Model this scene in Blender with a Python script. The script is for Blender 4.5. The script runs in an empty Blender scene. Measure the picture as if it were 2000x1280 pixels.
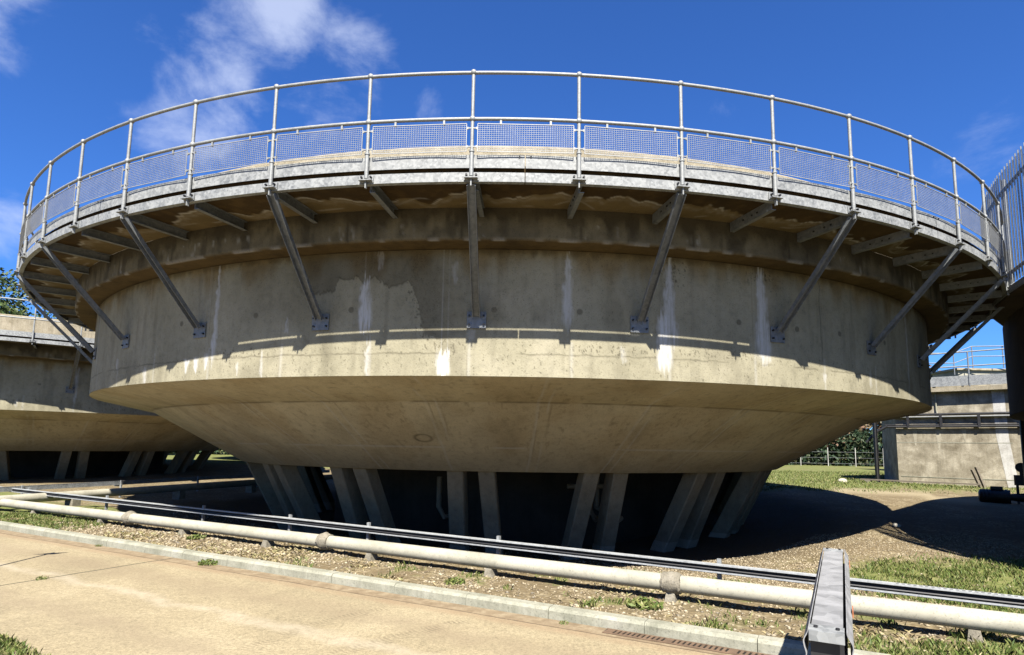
import bpy, math, random
import numpy as np
from mathutils import Vector, Matrix
random.seed(7); RNG = np.random.default_rng(11)
sc = bpy.context.scene
col = sc.collection
rad = math.radians
# ------------------------------------------------------------------ camera
EYE = 1.6; PITCH = 0.121427; ROLL = -0.01589
cd = bpy.data.cameras.new('camera'); cam = bpy.data.objects.new('camera', cd); col.objects.link(cam)
cd.sensor_width = 36; cd.lens = 36 * 1188.0 / 2000
cd.shift_x = 0.0009; cd.shift_y = 0.043
cd.clip_start = 0.05; cd.clip_end = 3000
_F = Vector((0, math.cos(PITCH), math.sin(PITCH))); _U = Vector((0, -math.sin(PITCH), math.cos(PITCH))); _X = Vector((1, 0, 0))
_cx = _X * math.cos(ROLL) - _U * math.sin(ROLL); _cy = _X * math.sin(ROLL) + _U * math.cos(ROLL)
M = Matrix((_cx, _cy, -_F)).transposed().to_4x4(); M.translation = (0, 0, EYE); cam.matrix_world = M
sc.camera = cam
# ------------------------------------------------------------------ sun and sky
SUN_AZ, SUN_EL = rad(-1.6), rad(51.0)          # direction the light travels in plan; elevation
sdir = Vector((math.sin(SUN_AZ) * math.cos(SUN_EL), math.cos(SUN_AZ) * math.cos(SUN_EL), -math.sin(SUN_EL)))
sl = bpy.data.lights.new('sun', 'SUN'); sl.energy = 5.0; sl.angle = rad(0.53); sl.color = (1.0, 0.94, 0.84)
so = bpy.data.objects.new('sun', sl); col.objects.link(so)
so.rotation_euler = sdir.to_track_quat('-Z', 'Y').to_euler()
w = bpy.data.worlds.new('World'); sc.world = w; w.use_nodes = True
nt = w.node_tree; nt.nodes.clear()
def N(nt, typ, **kw):
    n = nt.nodes.new(typ)
    for k, v in kw.items():
        if k.startswith('i_'):
            n.inputs[int(k[2:])].default_value = v
        else: setattr(n, k, v)
    return n
def L(nt, a, b): nt.links.new(a, b)
sky = N(nt, 'ShaderNodeTexSky'); sky.sky_type = 'NISHITA'; sky.sun_disc = False
sky.sun_elevation = SUN_EL; sky.sun_rotation = math.pi + SUN_AZ; sky.air_density = 1.0; sky.dust_density = 0.3; sky.ozone_density = 2.5
hs = N(nt, 'ShaderNodeMix', data_type='RGBA', blend_type='MULTIPLY'); hs.inputs[0].default_value = 1
hs.inputs[7].default_value = (0.27, 0.545, 1.02, 1)
L(nt, sky.outputs[0], hs.inputs[6])
tc = N(nt, 'ShaderNodeTexCoord')
mp = N(nt, 'ShaderNodeMapping'); mp.inputs['Scale'].default_value = (1.0, 1.0, 1.5); L(nt, tc.outputs['Generated'], mp.inputs[0])
nz = N(nt, 'ShaderNodeTexNoise'); nz.inputs['Scale'].default_value = 6.5; nz.inputs['Detail'].default_value = 12; nz.inputs['Roughness'].default_value = 0.60; nz.inputs['Distortion'].default_value = 0.25
L(nt, mp.outputs[0], nz.inputs[0])
acc = None
BL = [((-.312, .762, .588), .10, 1.1), ((-.235, .79, .565), .085, 1.0), ((-.36, .70, .62), .10, .9), ((-.402, .773, .492), .085, .98), ((-.467, .775, .426), .08, 1.05), ((-.273, .833, .481), .09, .82), ((-.44, .76, .46), .07, .85),
      ((-.127, .854, .504), .045, .5), ((.588, .716, .376), .06, .58), ((-.60, .63, .50), .08, 1.1), ((-.633, .726, .268), .07, 1.0), ((-.509, .77, .386), .05, .5), ((-.36, .80, .43), .05, .4), ((.75, .55, .42), .12, .5), ((-.9, .3, .4), .2, .9), ((.4, -.7, .6), .3, .9), ((-.5, -.6, .7), .3, .9)]
for d, s, a in BL:
    v = Vector(d).normalized()
    dt = N(nt, 'ShaderNodeVectorMath', operation='DISTANCE'); dt.inputs[1].default_value = v; L(nt, tc.outputs['Generated'], dt.inputs[0])
    mr = N(nt, 'ShaderNodeMapRange', interpolation_type='SMOOTHSTEP'); mr.inputs['From Min'].default_value = s * 1.7; mr.inputs['From Max'].default_value = 0; mr.inputs['To Min'].default_value = 0; mr.inputs['To Max'].default_value = a
    L(nt, dt.outputs['Value'], mr.inputs['Value'])
    if acc is None: acc = mr.outputs[0]
    else:
        ad = N(nt, 'ShaderNodeMath', operation='MAXIMUM'); L(nt, acc, ad.inputs[0]); L(nt, mr.outputs[0], ad.inputs[1]); acc = ad.outputs[0]
m1 = N(nt, 'ShaderNodeMath', operation='MULTIPLY_ADD'); L(nt, acc, m1.inputs[0]); m1.inputs[1].default_value = .72
ng = N(nt, 'ShaderNodeMath', operation='MULTIPLY_ADD'); L(nt, nz.outputs[0], ng.inputs[0]); ng.inputs[1].default_value = 1.7; ng.inputs[2].default_value = -.50; L(nt, ng.outputs[0], m1.inputs[2])
m2 = N(nt, 'ShaderNodeMapRange', interpolation_type='SMOOTHSTEP'); m2.inputs['From Min'].default_value = .70; m2.inputs['From Max'].default_value = 1.34; m2.inputs['To Max'].default_value = .56
L(nt, m1.outputs[0], m2.inputs['Value'])
cm = N(nt, 'ShaderNodeMix', data_type='RGBA'); L(nt, m2.outputs[0], cm.inputs[0]); L(nt, hs.outputs[2], cm.inputs[6]); cm.inputs[7].default_value = (4.9, 5.4, 6.7, 1)
bg = N(nt, 'ShaderNodeBackground'); bg.inputs[1].default_value = 0.05; L(nt, cm.outputs[2], bg.inputs[0])
wo = N(nt, 'ShaderNodeOutputWorld'); L(nt, bg.outputs[0], wo.inputs[0])
sc.view_settings.view_transform = 'Standard'; sc.view_settings.look = 'None'; sc.view_settings.gamma = 1; sc.view_settings.exposure = 1.88
try: sc.view_settings.use_curve_mapping = False
except Exception: pass
sc.render.engine = 'CYCLES'; sc.cycles.use_denoising = True
sc.cycles.max_bounces = 6; sc.cycles.diffuse_bounces = 2; sc.cycles.glossy_bounces = 3; sc.cycles.transmission_bounces = 2; sc.cycles.volume_bounces = 0
sc.cycles.sample_clamp_indirect = 6

# ------------------------------------------------------------------ numpy noise
def vnoise(x, y, seed=0):
    x = np.asarray(x, float); y = np.asarray(y, float)
    xi = np.floor(x).astype(np.int64); yi = np.floor(y).astype(np.int64); fx = x - xi; fy = y - yi
    fx = fx * fx * (3 - 2 * fx); fy = fy * fy * (3 - 2 * fy)
    def h(a, b):
        n = (a * 374761393 + b * 668265263 + seed * 974711) & 0x7fffffff
        n = ((n ^ (n >> 13)) * 1274126177) & 0x7fffffff
        return ((n ^ (n >> 16)) & 0xffff) / 65535.0
    return (h(xi, yi) * (1 - fx) + h(xi + 1, yi) * fx) * (1 - fy) + (h(xi, yi + 1) * (1 - fx) + h(xi + 1, yi + 1) * fx) * fy
def fbm(x, y, o=4, seed=0):
    s = 0; a = .5; t = 0
    for i in range(o):
        s = s + a * vnoise(x, y, seed + i * 17); t += a; a *= .5; x = x * 2.03; y = y * 2.03
    return s / t
def sstep(a, b, v):
    t = np.clip((v - a) / (b - a), 0, 1); return t * t * (3 - 2 * t)

# ------------------------------------------------------------------ materials
def mat(name):
    m = bpy.data.materials.new(name); m.use_nodes = True
    return m, m.node_tree, m.node_tree.nodes['Principled BSDF']
def noise(nt, vec, scale, detail=4, rough=.55, dist=0):
    n = N(nt, 'ShaderNodeTexNoise'); n.inputs['Scale'].default_value = scale; n.inputs['Detail'].default_value = detail
    n.inputs['Roughness'].default_value = rough; n.inputs['Distortion'].default_value = dist
    if vec is not None: L(nt, vec, n.inputs['Vector'])
    return n.outputs[0]
def ramp(nt, fac, pts):
    r = N(nt, 'ShaderNodeValToRGB'); e = r.color_ramp.elements
    while len(e) < len(pts): e.new(.5)
    for i, (p, c) in enumerate(pts):
        e[i].position = p; e[i].color = (c[0], c[1], c[2], 1) if not isinstance(c, (int, float)) else (c, c, c, 1)
    L(nt, fac, r.inputs[0]); return r.outputs[0]
def mix(nt, f, a, b, bt='MIX'):
    m = N(nt, 'ShaderNodeMix', data_type='RGBA', blend_type=bt)
    for s, v in ((m.inputs[0], f), (m.inputs[6], a), (m.inputs[7], b)):
        if hasattr(v, 'is_linked') or hasattr(v, 'links'): L(nt, v, s)
        elif isinstance(v, (int, float)): s.default_value = v
        else: s.default_value = (v[0], v[1], v[2], 1)
    return m.outputs[2]
def mscale(nt, vec, s):
    m = N(nt, 'ShaderNodeMapping'); m.inputs['Scale'].default_value = s; L(nt, vec, m.inputs[0]); return m.outputs[0]
def bump(nt, h, strength, dist, bs):
    b = N(nt, 'ShaderNodeBump'); b.inputs['Strength'].default_value = strength; b.inputs['Distance'].default_value = dist
    L(nt, h, b.inputs['Height']); L(nt, b.outputs[0], bs.inputs['Normal'])
def concrete(name, c1, c2, c3, stain=True, scale=1.0, streak=True, bmp=.35, skm=.5):
    m, t, b = mat(name); tcn = N(t, 'ShaderNodeTexCoord'); v = tcn.outputs['Object']
    n1 = noise(t, v, .9 * scale, 6, .62, .4); n2 = noise(t, v, 9 * scale, 5, .7)
    c = ramp(t, n1, [(.30, c1), (.52, c2), (.72, c3)])
    g = ramp(t, n2, [(.28, .62), (.5, 1.0), (.75, 1.12)]); c = mix(t, .55, c, mix(t, 1.0, c, g, 'MULTIPLY'))
    if streak:
        s = noise(t, mscale(t, v, (5, 5, .28)), 1.3 * scale, 5, .65)
        c = mix(t, skm, c, mix(t, 1.0, c, ramp(t, s, [(.32, .70), (.52, 1.0), (.7, 1.1)]), 'MULTIPLY'))
    sp = noise(t, v, 60, 2, .5)
    c = mix(t, .6, c, mix(t, 1.0, c, ramp(t, sp, [(.28, .45), (.42, 1.0)]), 'MULTIPLY'))
    if stain:
        a = N(t, 'ShaderNodeAttribute'); a.attribute_name = 'stain'; sx = N(t, 'ShaderNodeSeparateColor'); L(t, a.outputs['Color'], sx.inputs[0])
        c = mix(t, sx.outputs[1], c, mix(t, 1.0, c, (.40, .385, .37), 'MULTIPLY'))
        c = mix(t, sx.outputs[2], c, mix(t, 1.0, c, (.62, .47, .27), 'MULTIPLY'))
        wn = noise(t, mscale(t, v, (6, 6, 1.2)), 6, 4, .7)
        wf = N(t, 'ShaderNodeMath', operation='MULTIPLY'); L(t, sx.outputs[0], wf.inputs[0]); L(t, ramp(t, wn, [(.3, .5), (.5, 1.0)]), wf.inputs[1])
        c = mix(t, wf.outputs[0], c, (.64, .64, .62))
    L(t, c, b.inputs['Base Color']); b.inputs['Roughness'].default_value = .92; b.inputs['Specular IOR Level'].default_value = .2
    h = mix(t, .4, n2, noise(t, v, 45, 3, .6)); bump(t, h, bmp, .012, b)
    return m
WALL = concrete('wall_concrete', (.315, .29, .20), (.39, .36, .255), (.445, .41, .30), skm=.22, bmp=.5)
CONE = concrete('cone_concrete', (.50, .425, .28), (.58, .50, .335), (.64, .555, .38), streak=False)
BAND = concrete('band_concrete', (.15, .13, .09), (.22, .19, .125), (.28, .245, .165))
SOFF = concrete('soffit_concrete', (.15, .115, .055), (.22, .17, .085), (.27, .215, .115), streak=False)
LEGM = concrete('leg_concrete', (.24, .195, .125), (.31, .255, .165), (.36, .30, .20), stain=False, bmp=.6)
COLL = concrete('foot_concrete', (.33, .285, .21), (.42, .365, .27), (.48, .42, .32), stain=False, bmp=.6)
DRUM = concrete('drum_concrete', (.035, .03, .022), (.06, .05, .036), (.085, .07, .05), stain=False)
COPE = concrete('coping_concrete', (.30, .26, .18), (.42, .37, .27), (.50, .45, .34), stain=False, scale=4, bmp=1.2)
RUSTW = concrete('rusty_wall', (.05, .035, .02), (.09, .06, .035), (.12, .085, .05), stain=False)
BOXC = concrete('box_concrete', (.21, .18, .125), (.38, .34, .255), (.60, .55, .43), stain=False, scale=2.2, bmp=.8)
BOXL = concrete('pale_run', (.34, .31, .24), (.48, .44, .34), (.58, .54, .44), stain=False, scale=2)
LIME = concrete('limewash', (.40, .38, .34), (.62, .61, .57), (.70, .69, .66), stain=False, scale=2)
KERBM = concrete('kerb_concrete', (.25, .25, .19), (.36, .355, .28), (.43, .42, .35), stain=False, scale=3)
PIPEC = concrete('pipe_paint', (.34, .325, .255), (.45, .43, .345), (.51, .49, .40), stain=False, scale=1.2, streak=False, bmp=.12)
MORT = concrete('mortar', (.17, .155, .12), (.27, .245, .19), (.36, .33, .27), stain=False, scale=6, streak=False, bmp=1.0)
def galv(name, lo, hi, metal=.45, rough=.5, sc_=28):
    m, t, b = mat(name); tcn = N(t, 'ShaderNodeTexCoord'); v = tcn.outputs['Object']
    vo = N(t, 'ShaderNodeTexVoronoi'); vo.inputs['Scale'].default_value = sc_; L(t, v, vo.inputs[0])
    sx = N(t, 'ShaderNodeSeparateColor'); L(t, vo.outputs['Color'], sx.inputs[0])
    n = noise(t, v, 6, 5, .65); f = N(t, 'ShaderNodeMath', operation='MULTIPLY_ADD'); L(t, sx.outputs[0], f.inputs[0]); f.inputs[1].default_value = .45; L(t, n, f.inputs[2])
    c = ramp(t, f.outputs[0], [(.35, lo), (.95, hi)]); L(t, c, b.inputs['Base Color'])
    b.inputs['Metallic'].default_value = metal; L(t, ramp(t, n, [(.3, rough - .12), (.7, rough + .12)]), b.inputs['Roughness'])
    return m
GALV = galv('galvanised_steel', (.155, .165, .17), (.37, .385, .385), .12, .68, 38)
GALR = galv('galvanised_rail', (.24, .25, .25), (.37, .385, .38), .25, .6, 70)
MESHM = galv('mesh_wire', (.27, .28, .285), (.40, .415, .42), .2, .6, 60)
GALD = galv('weathered_galvanised', (.15, .165, .175), (.26, .275, .285), .3, .6)
GALB = galv('barrier_steel', (.24, .245, .25), (.44, .445, .45), .3, .6, 12)
GALT = galv('bright_tray_steel', (.33, .345, .35), (.50, .52, .52), .1, .6, 60)
def plain(name, c, rough=.7, metal=0, var=.3, sc_=8):
    m, t, b = mat(name); tcn = N(t, 'ShaderNodeTexCoord'); n = noise(t, tcn.outputs['Object'], sc_, 4, .6)
    lo = tuple(x * (1 - var) for x in c); hi = tuple(min(1, x * (1 + var)) for x in c)
    L(t, ramp(t, n, [(.3, lo), (.7, hi)]), b.inputs['Base Color']); b.inputs['Roughness'].default_value = rough; b.inputs['Metallic'].default_value = metal
    return m
BLACK = plain('black_paint', (.012, .012, .013), .45, .2)
CABLE = plain('black_cable', (.02, .02, .022), .6)
DSTEEL = plain('dark_steel', (.035, .035, .038), .5, .3)
RUST = plain('rust', (.22, .09, .04), .85)
GRATE = plain('rusty_grate', (.20, .13, .08), .8, .3)
ORANGE = plain('faded_orange', (.42, .13, .05), .7)
BARK = plain('bark', (.12, .09, .06), .9)
WOOD = plain('grey_timber', (.16, .135, .10), .85)
WHITE = plain('white_paint', (.75, .75, .72), .6, 0, .1)
STONE = plain('pale_stone', (.50, .47, .40), .9, 0, .4, 3)
def pebmat():
    m, t, b = mat('pebbles'); g = N(t, 'ShaderNodeNewGeometry')
    L(t, ramp(t, g.outputs['Random Per Island'], [(0, (.12, .09, .05)), (.3, (.24, .185, .105)), (.6, (.34, .275, .17)), (.85, (.50, .43, .30)), (1, (.15, .13, .10))]), b.inputs['Base Color']); b.inputs['Roughness'].default_value = .85
    return m
PEB = pebmat()
def leafmat(name, cols):
    m, t, b = mat(name); g = N(t, 'ShaderNodeNewGeometry')
    L(t, ramp(t, g.outputs['Random Per Island'], [(i / (len(cols) - 1), c) for i, c in enumerate(cols)]), b.inputs['Base Color']); b.inputs['Roughness'].default_value = .6
    b.inputs['Specular IOR Level'].default_value = .25
    return m
GRASS = leafmat('grass_blades', [(.06, .10, .018), (.12, .17, .035), (.18, .21, .055), (.28, .25, .11)])
STRAW = leafmat('dry_straw', [(.16, .12, .05), (.34, .27, .13), (.46, .39, .21), (.17, .19, .06)])
LEAF = leafmat('tree_leaves', [(.035, .06, .015), (.06, .10, .025), (.10, .15, .045), (.13, .14, .05)])
HEDG = leafmat('hedge_leaves', [(.012, .03, .014), (.025, .055, .025), (.05, .085, .04), (.07, .07, .03)])
TWIG = leafmat('brown_twigs', [(.10, .06, .035), (.17, .10, .06), (.26, .19, .11), (.13, .12, .05)])
KD = (-.879, .476, 0); KN = (.476, .879, 0)      # along the kerb (to the left and away), and across it
TA = (.22, 4.33, 2.3, 2.22, 2.88)
TB = (3.4, 1.1, 6.03, 2.23, 2.50)
def roadmat():
    m, t, b = mat('road_concrete'); tcn = N(t, 'ShaderNodeTexCoord'); v = tcn.outputs['Object']
    def dot(d):
        n = N(t, 'ShaderNodeVectorMath', operation='DOT_PRODUCT'); L(t, v, n.inputs[0]); n.inputs[1].default_value = d; return n.outputs['Value']
    def M2(op, a, b_=None, c_=None):
        n = N(t, 'ShaderNodeMath', operation=op)
        for i, x in enumerate((a, b_, c_)):
            if x is None: continue
            if isinstance(x, (int, float)): n.inputs[i].default_value = x
            else: L(t, x, n.inputs[i])
        return n.outputs[0]
    n1 = noise(t, v, .7, 6, .6, .6); n2 = noise(t, v, 14, 5, .7); n3 = noise(t, v, 90, 2, .6)
    c = ramp(t, n1, [(.3, (.29, .24, .15)), (.5, (.35, .29, .18)), (.7, (.41, .345, .22))])
    c = mix(t, .8, c, mix(t, 1.0, c, ramp(t, n2, [(.28, .68), (.5, 1), (.75, 1.2)]), 'MULTIPLY'))
    n4 = noise(t, v, 38, 4, .75); c = mix(t, .8, c, mix(t, 1.0, c, ramp(t, n4, [(.32, .55), (.5, 1), (.70, 1.35)]), 'MULTIPLY'))
    c = mix(t, .7, c, mix(t, 1.0, c, ramp(t, n3, [(.30, .5), (.45, 1), (.8, 1.3)]), 'MULTIPLY'))
    s = dot((.879, -.476, 0)); q = dot(KN); wob = noise(t, v, 1.3, 3, .6)
    # worn pale band and brown tyre bands running with the road
    def band(q0, wd, wamp, colr, amt):
        nonlocal c
        d = M2('ABSOLUTE', M2('SUBTRACT', M2('MULTIPLY_ADD', wob, wamp, q), q0 + wamp * .5))
        mr = N(t, 'ShaderNodeMapRange', interpolation_type='SMOOTHSTEP'); L(t, d, mr.inputs['Value']); mr.inputs['From Min'].default_value = wd; mr.inputs['From Max'].default_value = 0; mr.inputs['To Max'].default_value = amt
        f = M2('MULTIPLY', mr.outputs[0], ramp(t, noise(t, v, 3.5, 5, .7), [(.3, .25), (.6, 1.0)]))
        c = mix(t, f, c, colr)
    band(3.95, .16, .5, (.48, .42, .31), .6); band(4.55, .35, .6, (.24, .185, .12), .5); band(3.2, .3, .6, (.25, .195, .13), .45); band(2.4, .16, .4, (.46, .39, .28), .45); band(5.12, .16, .1, (.30, .20, .12), .55)
    # tread marks curving across the slab
    def tread(cx, cy, r, wd, a0, a1):
        nonlocal c
        dn = N(t, 'ShaderNodeVectorMath', operation='DISTANCE'); L(t, v, dn.inputs[0]); dn.inputs[1].default_value = (cx, cy, 0)
        d = M2('ABSOLUTE', M2('SUBTRACT', dn.outputs['Value'], r))
        mr = N(t, 'ShaderNodeMapRange', interpolation_type='SMOOTHSTEP'); L(t, d, mr.inputs['Value']); mr.inputs['From Min'].default_value = wd; mr.inputs['From Max'].default_value = wd * .6; mr.inputs['To Max'].default_value = .6
        sx = N(t, 'ShaderNodeSeparateXYZ'); L(t, v, sx.inputs[0])
        an = M2('ARCTAN2', M2('SUBTRACT', sx.outputs[1], cy), M2('SUBTRACT', sx.outputs[0], cx))
        mm = M2('MULTIPLY', M2('GREATER_THAN', an, a0), M2('LESS_THAN', an, a1))
        lug = M2('GREATER_THAN', M2('SINE', M2('MULTIPLY_ADD', d, 30, M2('MULTIPLY', an, r * 150))), .1)
        f = M2('MULTIPLY', M2('MULTIPLY', mr.outputs[0], mm), M2('MULTIPLY', lug, ramp(t, noise(t, v, 5, 4, .7), [(.4, .1), (.65, 1.0)])))
        c = mix(t, f, c, (.13, .10, .065))
    tread(TA[0], TA[1], TA[2], .11, TA[3], TA[4]); tread(TB[0], TB[1], TB[2], .11, TB[3], TB[4])
    st = N(t, 'ShaderNodeMapRange'); L(t, M2('MULTIPLY_ADD', wob, .03, q), st.inputs['Value']); st.inputs['From Min'].default_value = 5.185; st.inputs['From Max'].default_value = 5.205
    c = mix(t, M2('MULTIPLY', st.outputs[0], .85), c, ramp(t, noise(t, v, 7, 5, .7), [(.3, (.17, .12, .07)), (.5, (.25, .185, .115)), (.7, (.37, .30, .195))]))
    ln_ = N(t, 'ShaderNodeMapRange', interpolation_type='SMOOTHSTEP'); L(t, M2('ABSOLUTE', M2('SUBTRACT', M2('MULTIPLY_ADD', wob, .03, q), 5.195)), ln_.inputs['Value']); ln_.inputs['From Min'].default_value = .014; ln_.inputs['From Max'].default_value = .004
    c = mix(t, M2('MULTIPLY', ln_.outputs[0], .8), c, (.08, .05, .03))
    # transverse joint with dirt in it
    for s0 in (-8.13, 6.5, -19.0):
        d = M2('ABSOLUTE', M2('SUBTRACT', M2('MULTIPLY_ADD', wob, .05, s), s0 + .025))
        mr = N(t, 'ShaderNodeMapRange', interpolation_type='SMOOTHSTEP'); L(t, d, mr.inputs['Value']); mr.inputs['From Min'].default_value = .022; mr.inputs['From Max'].default_value = .008
        c = mix(t, mr.outputs[0], c, (.05, .045, .03))
    L(t, c, b.inputs['Base Color']); b.inputs['Roughness'].default_value = .88; b.inputs['Specular IOR Level'].default_value = .25
    bump(t, mix(t, .5, n2, n3), .35, .008, b)
    return m
ROADM = roadmat()
def groundmat():
    m, t, b = mat('verge_ground'); tcn = N(t, 'ShaderNodeTexCoord'); v = tcn.outputs['Object']
    vo = N(t, 'ShaderNodeTexVoronoi'); vo.inputs['Scale'].default_value = 22; L(t, v, vo.inputs[0])
    sx = N(t, 'ShaderNodeSeparateColor'); L(t, vo.outputs['Color'], sx.inputs[0])
    c = ramp(t, sx.outputs[0], [(0, (.17, .13, .07)), (.4, (.29, .23, .13)), (.75, (.39, .325, .20)), (1, (.47, .40, .27))])
    c = mix(t, .8, c, mix(t, 1.0, c, ramp(t, vo.outputs['Distance'], [(.2, 1.1), (.75, .45)]), 'MULTIPLY'))
    n1 = noise(t, v, 1.1, 6, .65, .3); c = mix(t, ramp(t, n1, [(.38, 0.0), (.58, .8)]), c, (.165, .125, .07))
    a = N(t, 'ShaderNodeAttribute'); a.attribute_name = 'stain'; s2 = N(t, 'ShaderNodeSeparateColor'); L(t, a.outputs['Color'], s2.inputs[0])
    gn = noise(t, v, 5, 6, .7); gr = ramp(t, gn, [(.3, (.09, .12, .03)), (.5, (.17, .19, .06)), (.7, (.26, .24, .11))])
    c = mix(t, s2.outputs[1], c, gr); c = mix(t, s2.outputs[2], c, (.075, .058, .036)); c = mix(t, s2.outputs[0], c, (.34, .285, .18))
    L(t, c, b.inputs['Base Color']); b.inputs['Roughness'].default_value = .95; b.inputs['Specular IOR Level'].default_value = .15
    bump(t, mix(t, .5, vo.outputs['Distance'], n1), .8, .03, b)
    return m
GROUND = groundmat()

# ------------------------------------------------------------------ mesh helpers
class MB:
    def __init__(s): s.v = []; s.f = []
    def add(s, vs, fs):
        o = len(s.v); s.v += [tuple(p) for p in vs]; s.f += [tuple(i + o for i in f) for f in fs]; return s
    def box(s, c, size, ax=None, bev=0):
        """box centred at c; ax = three unit axes"""
        ax = ax or (Vector((1, 0, 0)), Vector((0, 1, 0)), Vector((0, 0, 1)))
        c = Vector(c); h = [x / 2 for x in size]
        if bev <= 0:
            vs = [c + ax[0] * h[0] * i + ax[1] * h[1] * j + ax[2] * h[2] * k for i in (-1, 1) for j in (-1, 1) for k in (-1, 1)]
            return s.add(vs, [(0, 1, 3, 2), (4, 6, 7, 5), (0, 4, 5, 1), (2, 3, 7, 6), (0, 2, 6, 4), (1, 5, 7, 3)])
        o = [(-h[0] + bev, -h[1]), (h[0] - bev, -h[1]), (h[0], -h[1] + bev), (h[0], h[1] - bev), (h[0] - bev, h[1]), (-h[0] + bev, h[1]), (-h[0], h[1] - bev), (-h[0], -h[1] + bev)]
        return s.prism([c + ax[0] * a + ax[1] * b_ - ax[2] * h[2] for a, b_ in o], ax[2] * size[2])
    def prism(s, poly, vec):
        n = len(poly); vec = Vector(vec); vs = [Vector(p) for p in poly] + [Vector(p) + vec for p in poly]
        fs = [tuple(reversed(range(n))), tuple(range(n, 2 * n))] + [(i, (i + 1) % n, n + (i + 1) % n, n + i) for i in range(n)]
        return s.add(vs, fs)
    def tube(s, pts, r, n=10, cap=True, closed=False):
        pts = [Vector(p) for p in pts]; m = len(pts); base = len(s.v); up0 = None
        for i, p in enumerate(pts):
            if closed: d = pts[(i + 1) % m] - pts[i - 1]
            else: d = (pts[min(i + 1, m - 1)] - pts[max(i - 1, 0)])
            d.normalize(); ref = Vector((0, 0, 1)) if abs(d.z) < .95 else Vector((1, 0, 0))
            a = d.cross(ref).normalized(); b_ = a.cross(d)
            rr = r[i] if isinstance(r, (list, tuple)) else r
            for k in range(n):
                t = 2 * math.pi * k / n; s.v.append(tuple(p + (a * math.cos(t) + b_ * math.sin(t)) * rr))
        for i in range(m if closed else m - 1):
            j = (i + 1) % m
            for k in range(n):
                s.f.append((base + i * n + k, base + i * n + (k + 1) % n, base + j * n + (k + 1) % n, base + j * n + k))
        if cap and not closed:
            s.f.append(tuple(base + k for k in reversed(range(n)))); s.f.append(tuple(base + (m - 1) * n + k for k in range(n)))
        return s
    def ball(s, c, r, n=10, m=6, sq=(1, 1, 1)):
        c = Vector(c); base = len(s.v)
        for i in range(1, m):
            a = math.pi * i / m
            for k in range(n):
                t = 2 * math.pi * k / n; s.v.append((c.x + r * sq[0] * math.sin(a) * math.cos(t), c.y + r * sq[1] * math.sin(a) * math.sin(t), c.z + r * sq[2] * math.cos(a)))
        s.v.append((c.x, c.y, c.z + r * sq[2])); s.v.append((c.x, c.y, c.z - r * sq[2])); T = len(s.v) - 2; B = T + 1
        for k in range(n): s.f.append((T, base + k, base + (k + 1) % n)); s.f.append((B, base + (m - 2) * n + (k + 1) % n, base + (m - 2) * n + k))
        for i in range(m - 2):
            for k in range(n): s.f.append((base + i * n + k, base + (i + 1) * n + k, base + (i + 1) * n + (k + 1) % n, base + i * n + (k + 1) % n))
        return s
    def build(s, name, m, parent=None, smooth=False):
        me = bpy.data.meshes.new(name); me.from_pydata(s.v, [], s.f); me.validate(); me.update()
        return link(name, me, m, parent, smooth)
def link(name, me, m, parent=None, smooth=False):
    me.materials.append(m)
    if smooth: me.polygons.foreach_set('use_smooth', [True] * len(me.polygons)); me.set_sharp_from_angle(angle=rad(40))
    o = bpy.data.objects.new(name, me); col.objects.link(o)
    if parent: o.parent = parent
    return o
def thing(name, label, cat, loc=(0, 0, 0), rz=0, group=None):
    o = bpy.data.objects.new(name, None); col.objects.link(o); o.empty_display_size = .2
    o.location = loc; o.rotation_euler = (0, 0, rz); o['label'] = label; o['category'] = cat
    if group: o['group'] = group
    return o
def tag(o, label=None, cat=None, group=None, kind=None):
    if label: o['label'] = label
    if cat: o['category'] = cat
    if group: o['group'] = group
    if kind: o['kind'] = kind
    return o
def dup(root, loc, rz, label, group=None):
    c = root.copy(); col.objects.link(c); c.location = loc; c.rotation_euler = (0, 0, rz); c['label'] = label
    if group: c['group'] = group
    def rec(o, n):
        for ch in list(o.children):
            if ch.name.startswith('~'): continue
            d = ch.copy(); col.objects.link(d); d.parent = n; rec(ch, d)
    rec(root, c); return c
def revolve(name, prof, angs, m, parent, fn=None, smooth=True, closed_prof=False, aux=None):
    """prof: list of (r,z). angs: radians measured from -Y toward +X. fn(phi,r,z)-> (R,G,B) arrays"""
    angs = np.asarray(angs); P = np.asarray(prof, float); na, npf = len(angs), len(P)
    full = abs((angs[-1] - angs[0]) - 2 * math.pi) < 1e-6
    A = angs[:-1] if full else angs; na = len(A)
    X = np.sin(A)[:, None] * P[None, :, 0]; Y = -np.cos(A)[:, None] * P[None, :, 0]; Z = np.repeat(P[None, :, 1], na, 0)
    co = np.stack([X, Y, Z], -1).reshape(-1, 3)
    ni = na if full else na - 1; nj = npf if closed_prof else npf - 1
    i = np.arange(ni)[:, None]; j = np.arange(nj)[None, :]; i2 = (i + 1) % na; j2 = (j + 1) % npf
    F = np.stack([i * npf + j, i2 * npf + j, i2 * npf + j2, i * npf + j2], -1).reshape(-1, 4)
    me = mesh_np(name, co, F)
    if fn is not None:
        PH = np.repeat(A[:, None], npf, 1).ravel(); RR = np.repeat(P[None, :, 0], na, 0).ravel(); ZZ = Z.ravel()
        setstain(me, fn(PH, RR, ZZ))
    return link(name, me, m, parent, smooth)
def mesh_np(name, co, F):
    me = bpy.data.meshes.new(name); k = F.shape[1]
    me.vertices.add(len(co)); me.vertices.foreach_set('co', co.astype(np.float32).ravel())
    me.loops.add(F.size); me.loops.foreach_set('vertex_index', F.astype(np.int32).ravel())
    me.polygons.add(len(F)); me.polygons.foreach_set('loop_start', np.arange(0, F.size, k, dtype=np.int32)); me.polygons.foreach_set('loop_total', np.full(len(F), k, np.int32))
    me.update(calc_edges=True); me.validate(); return me
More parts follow.
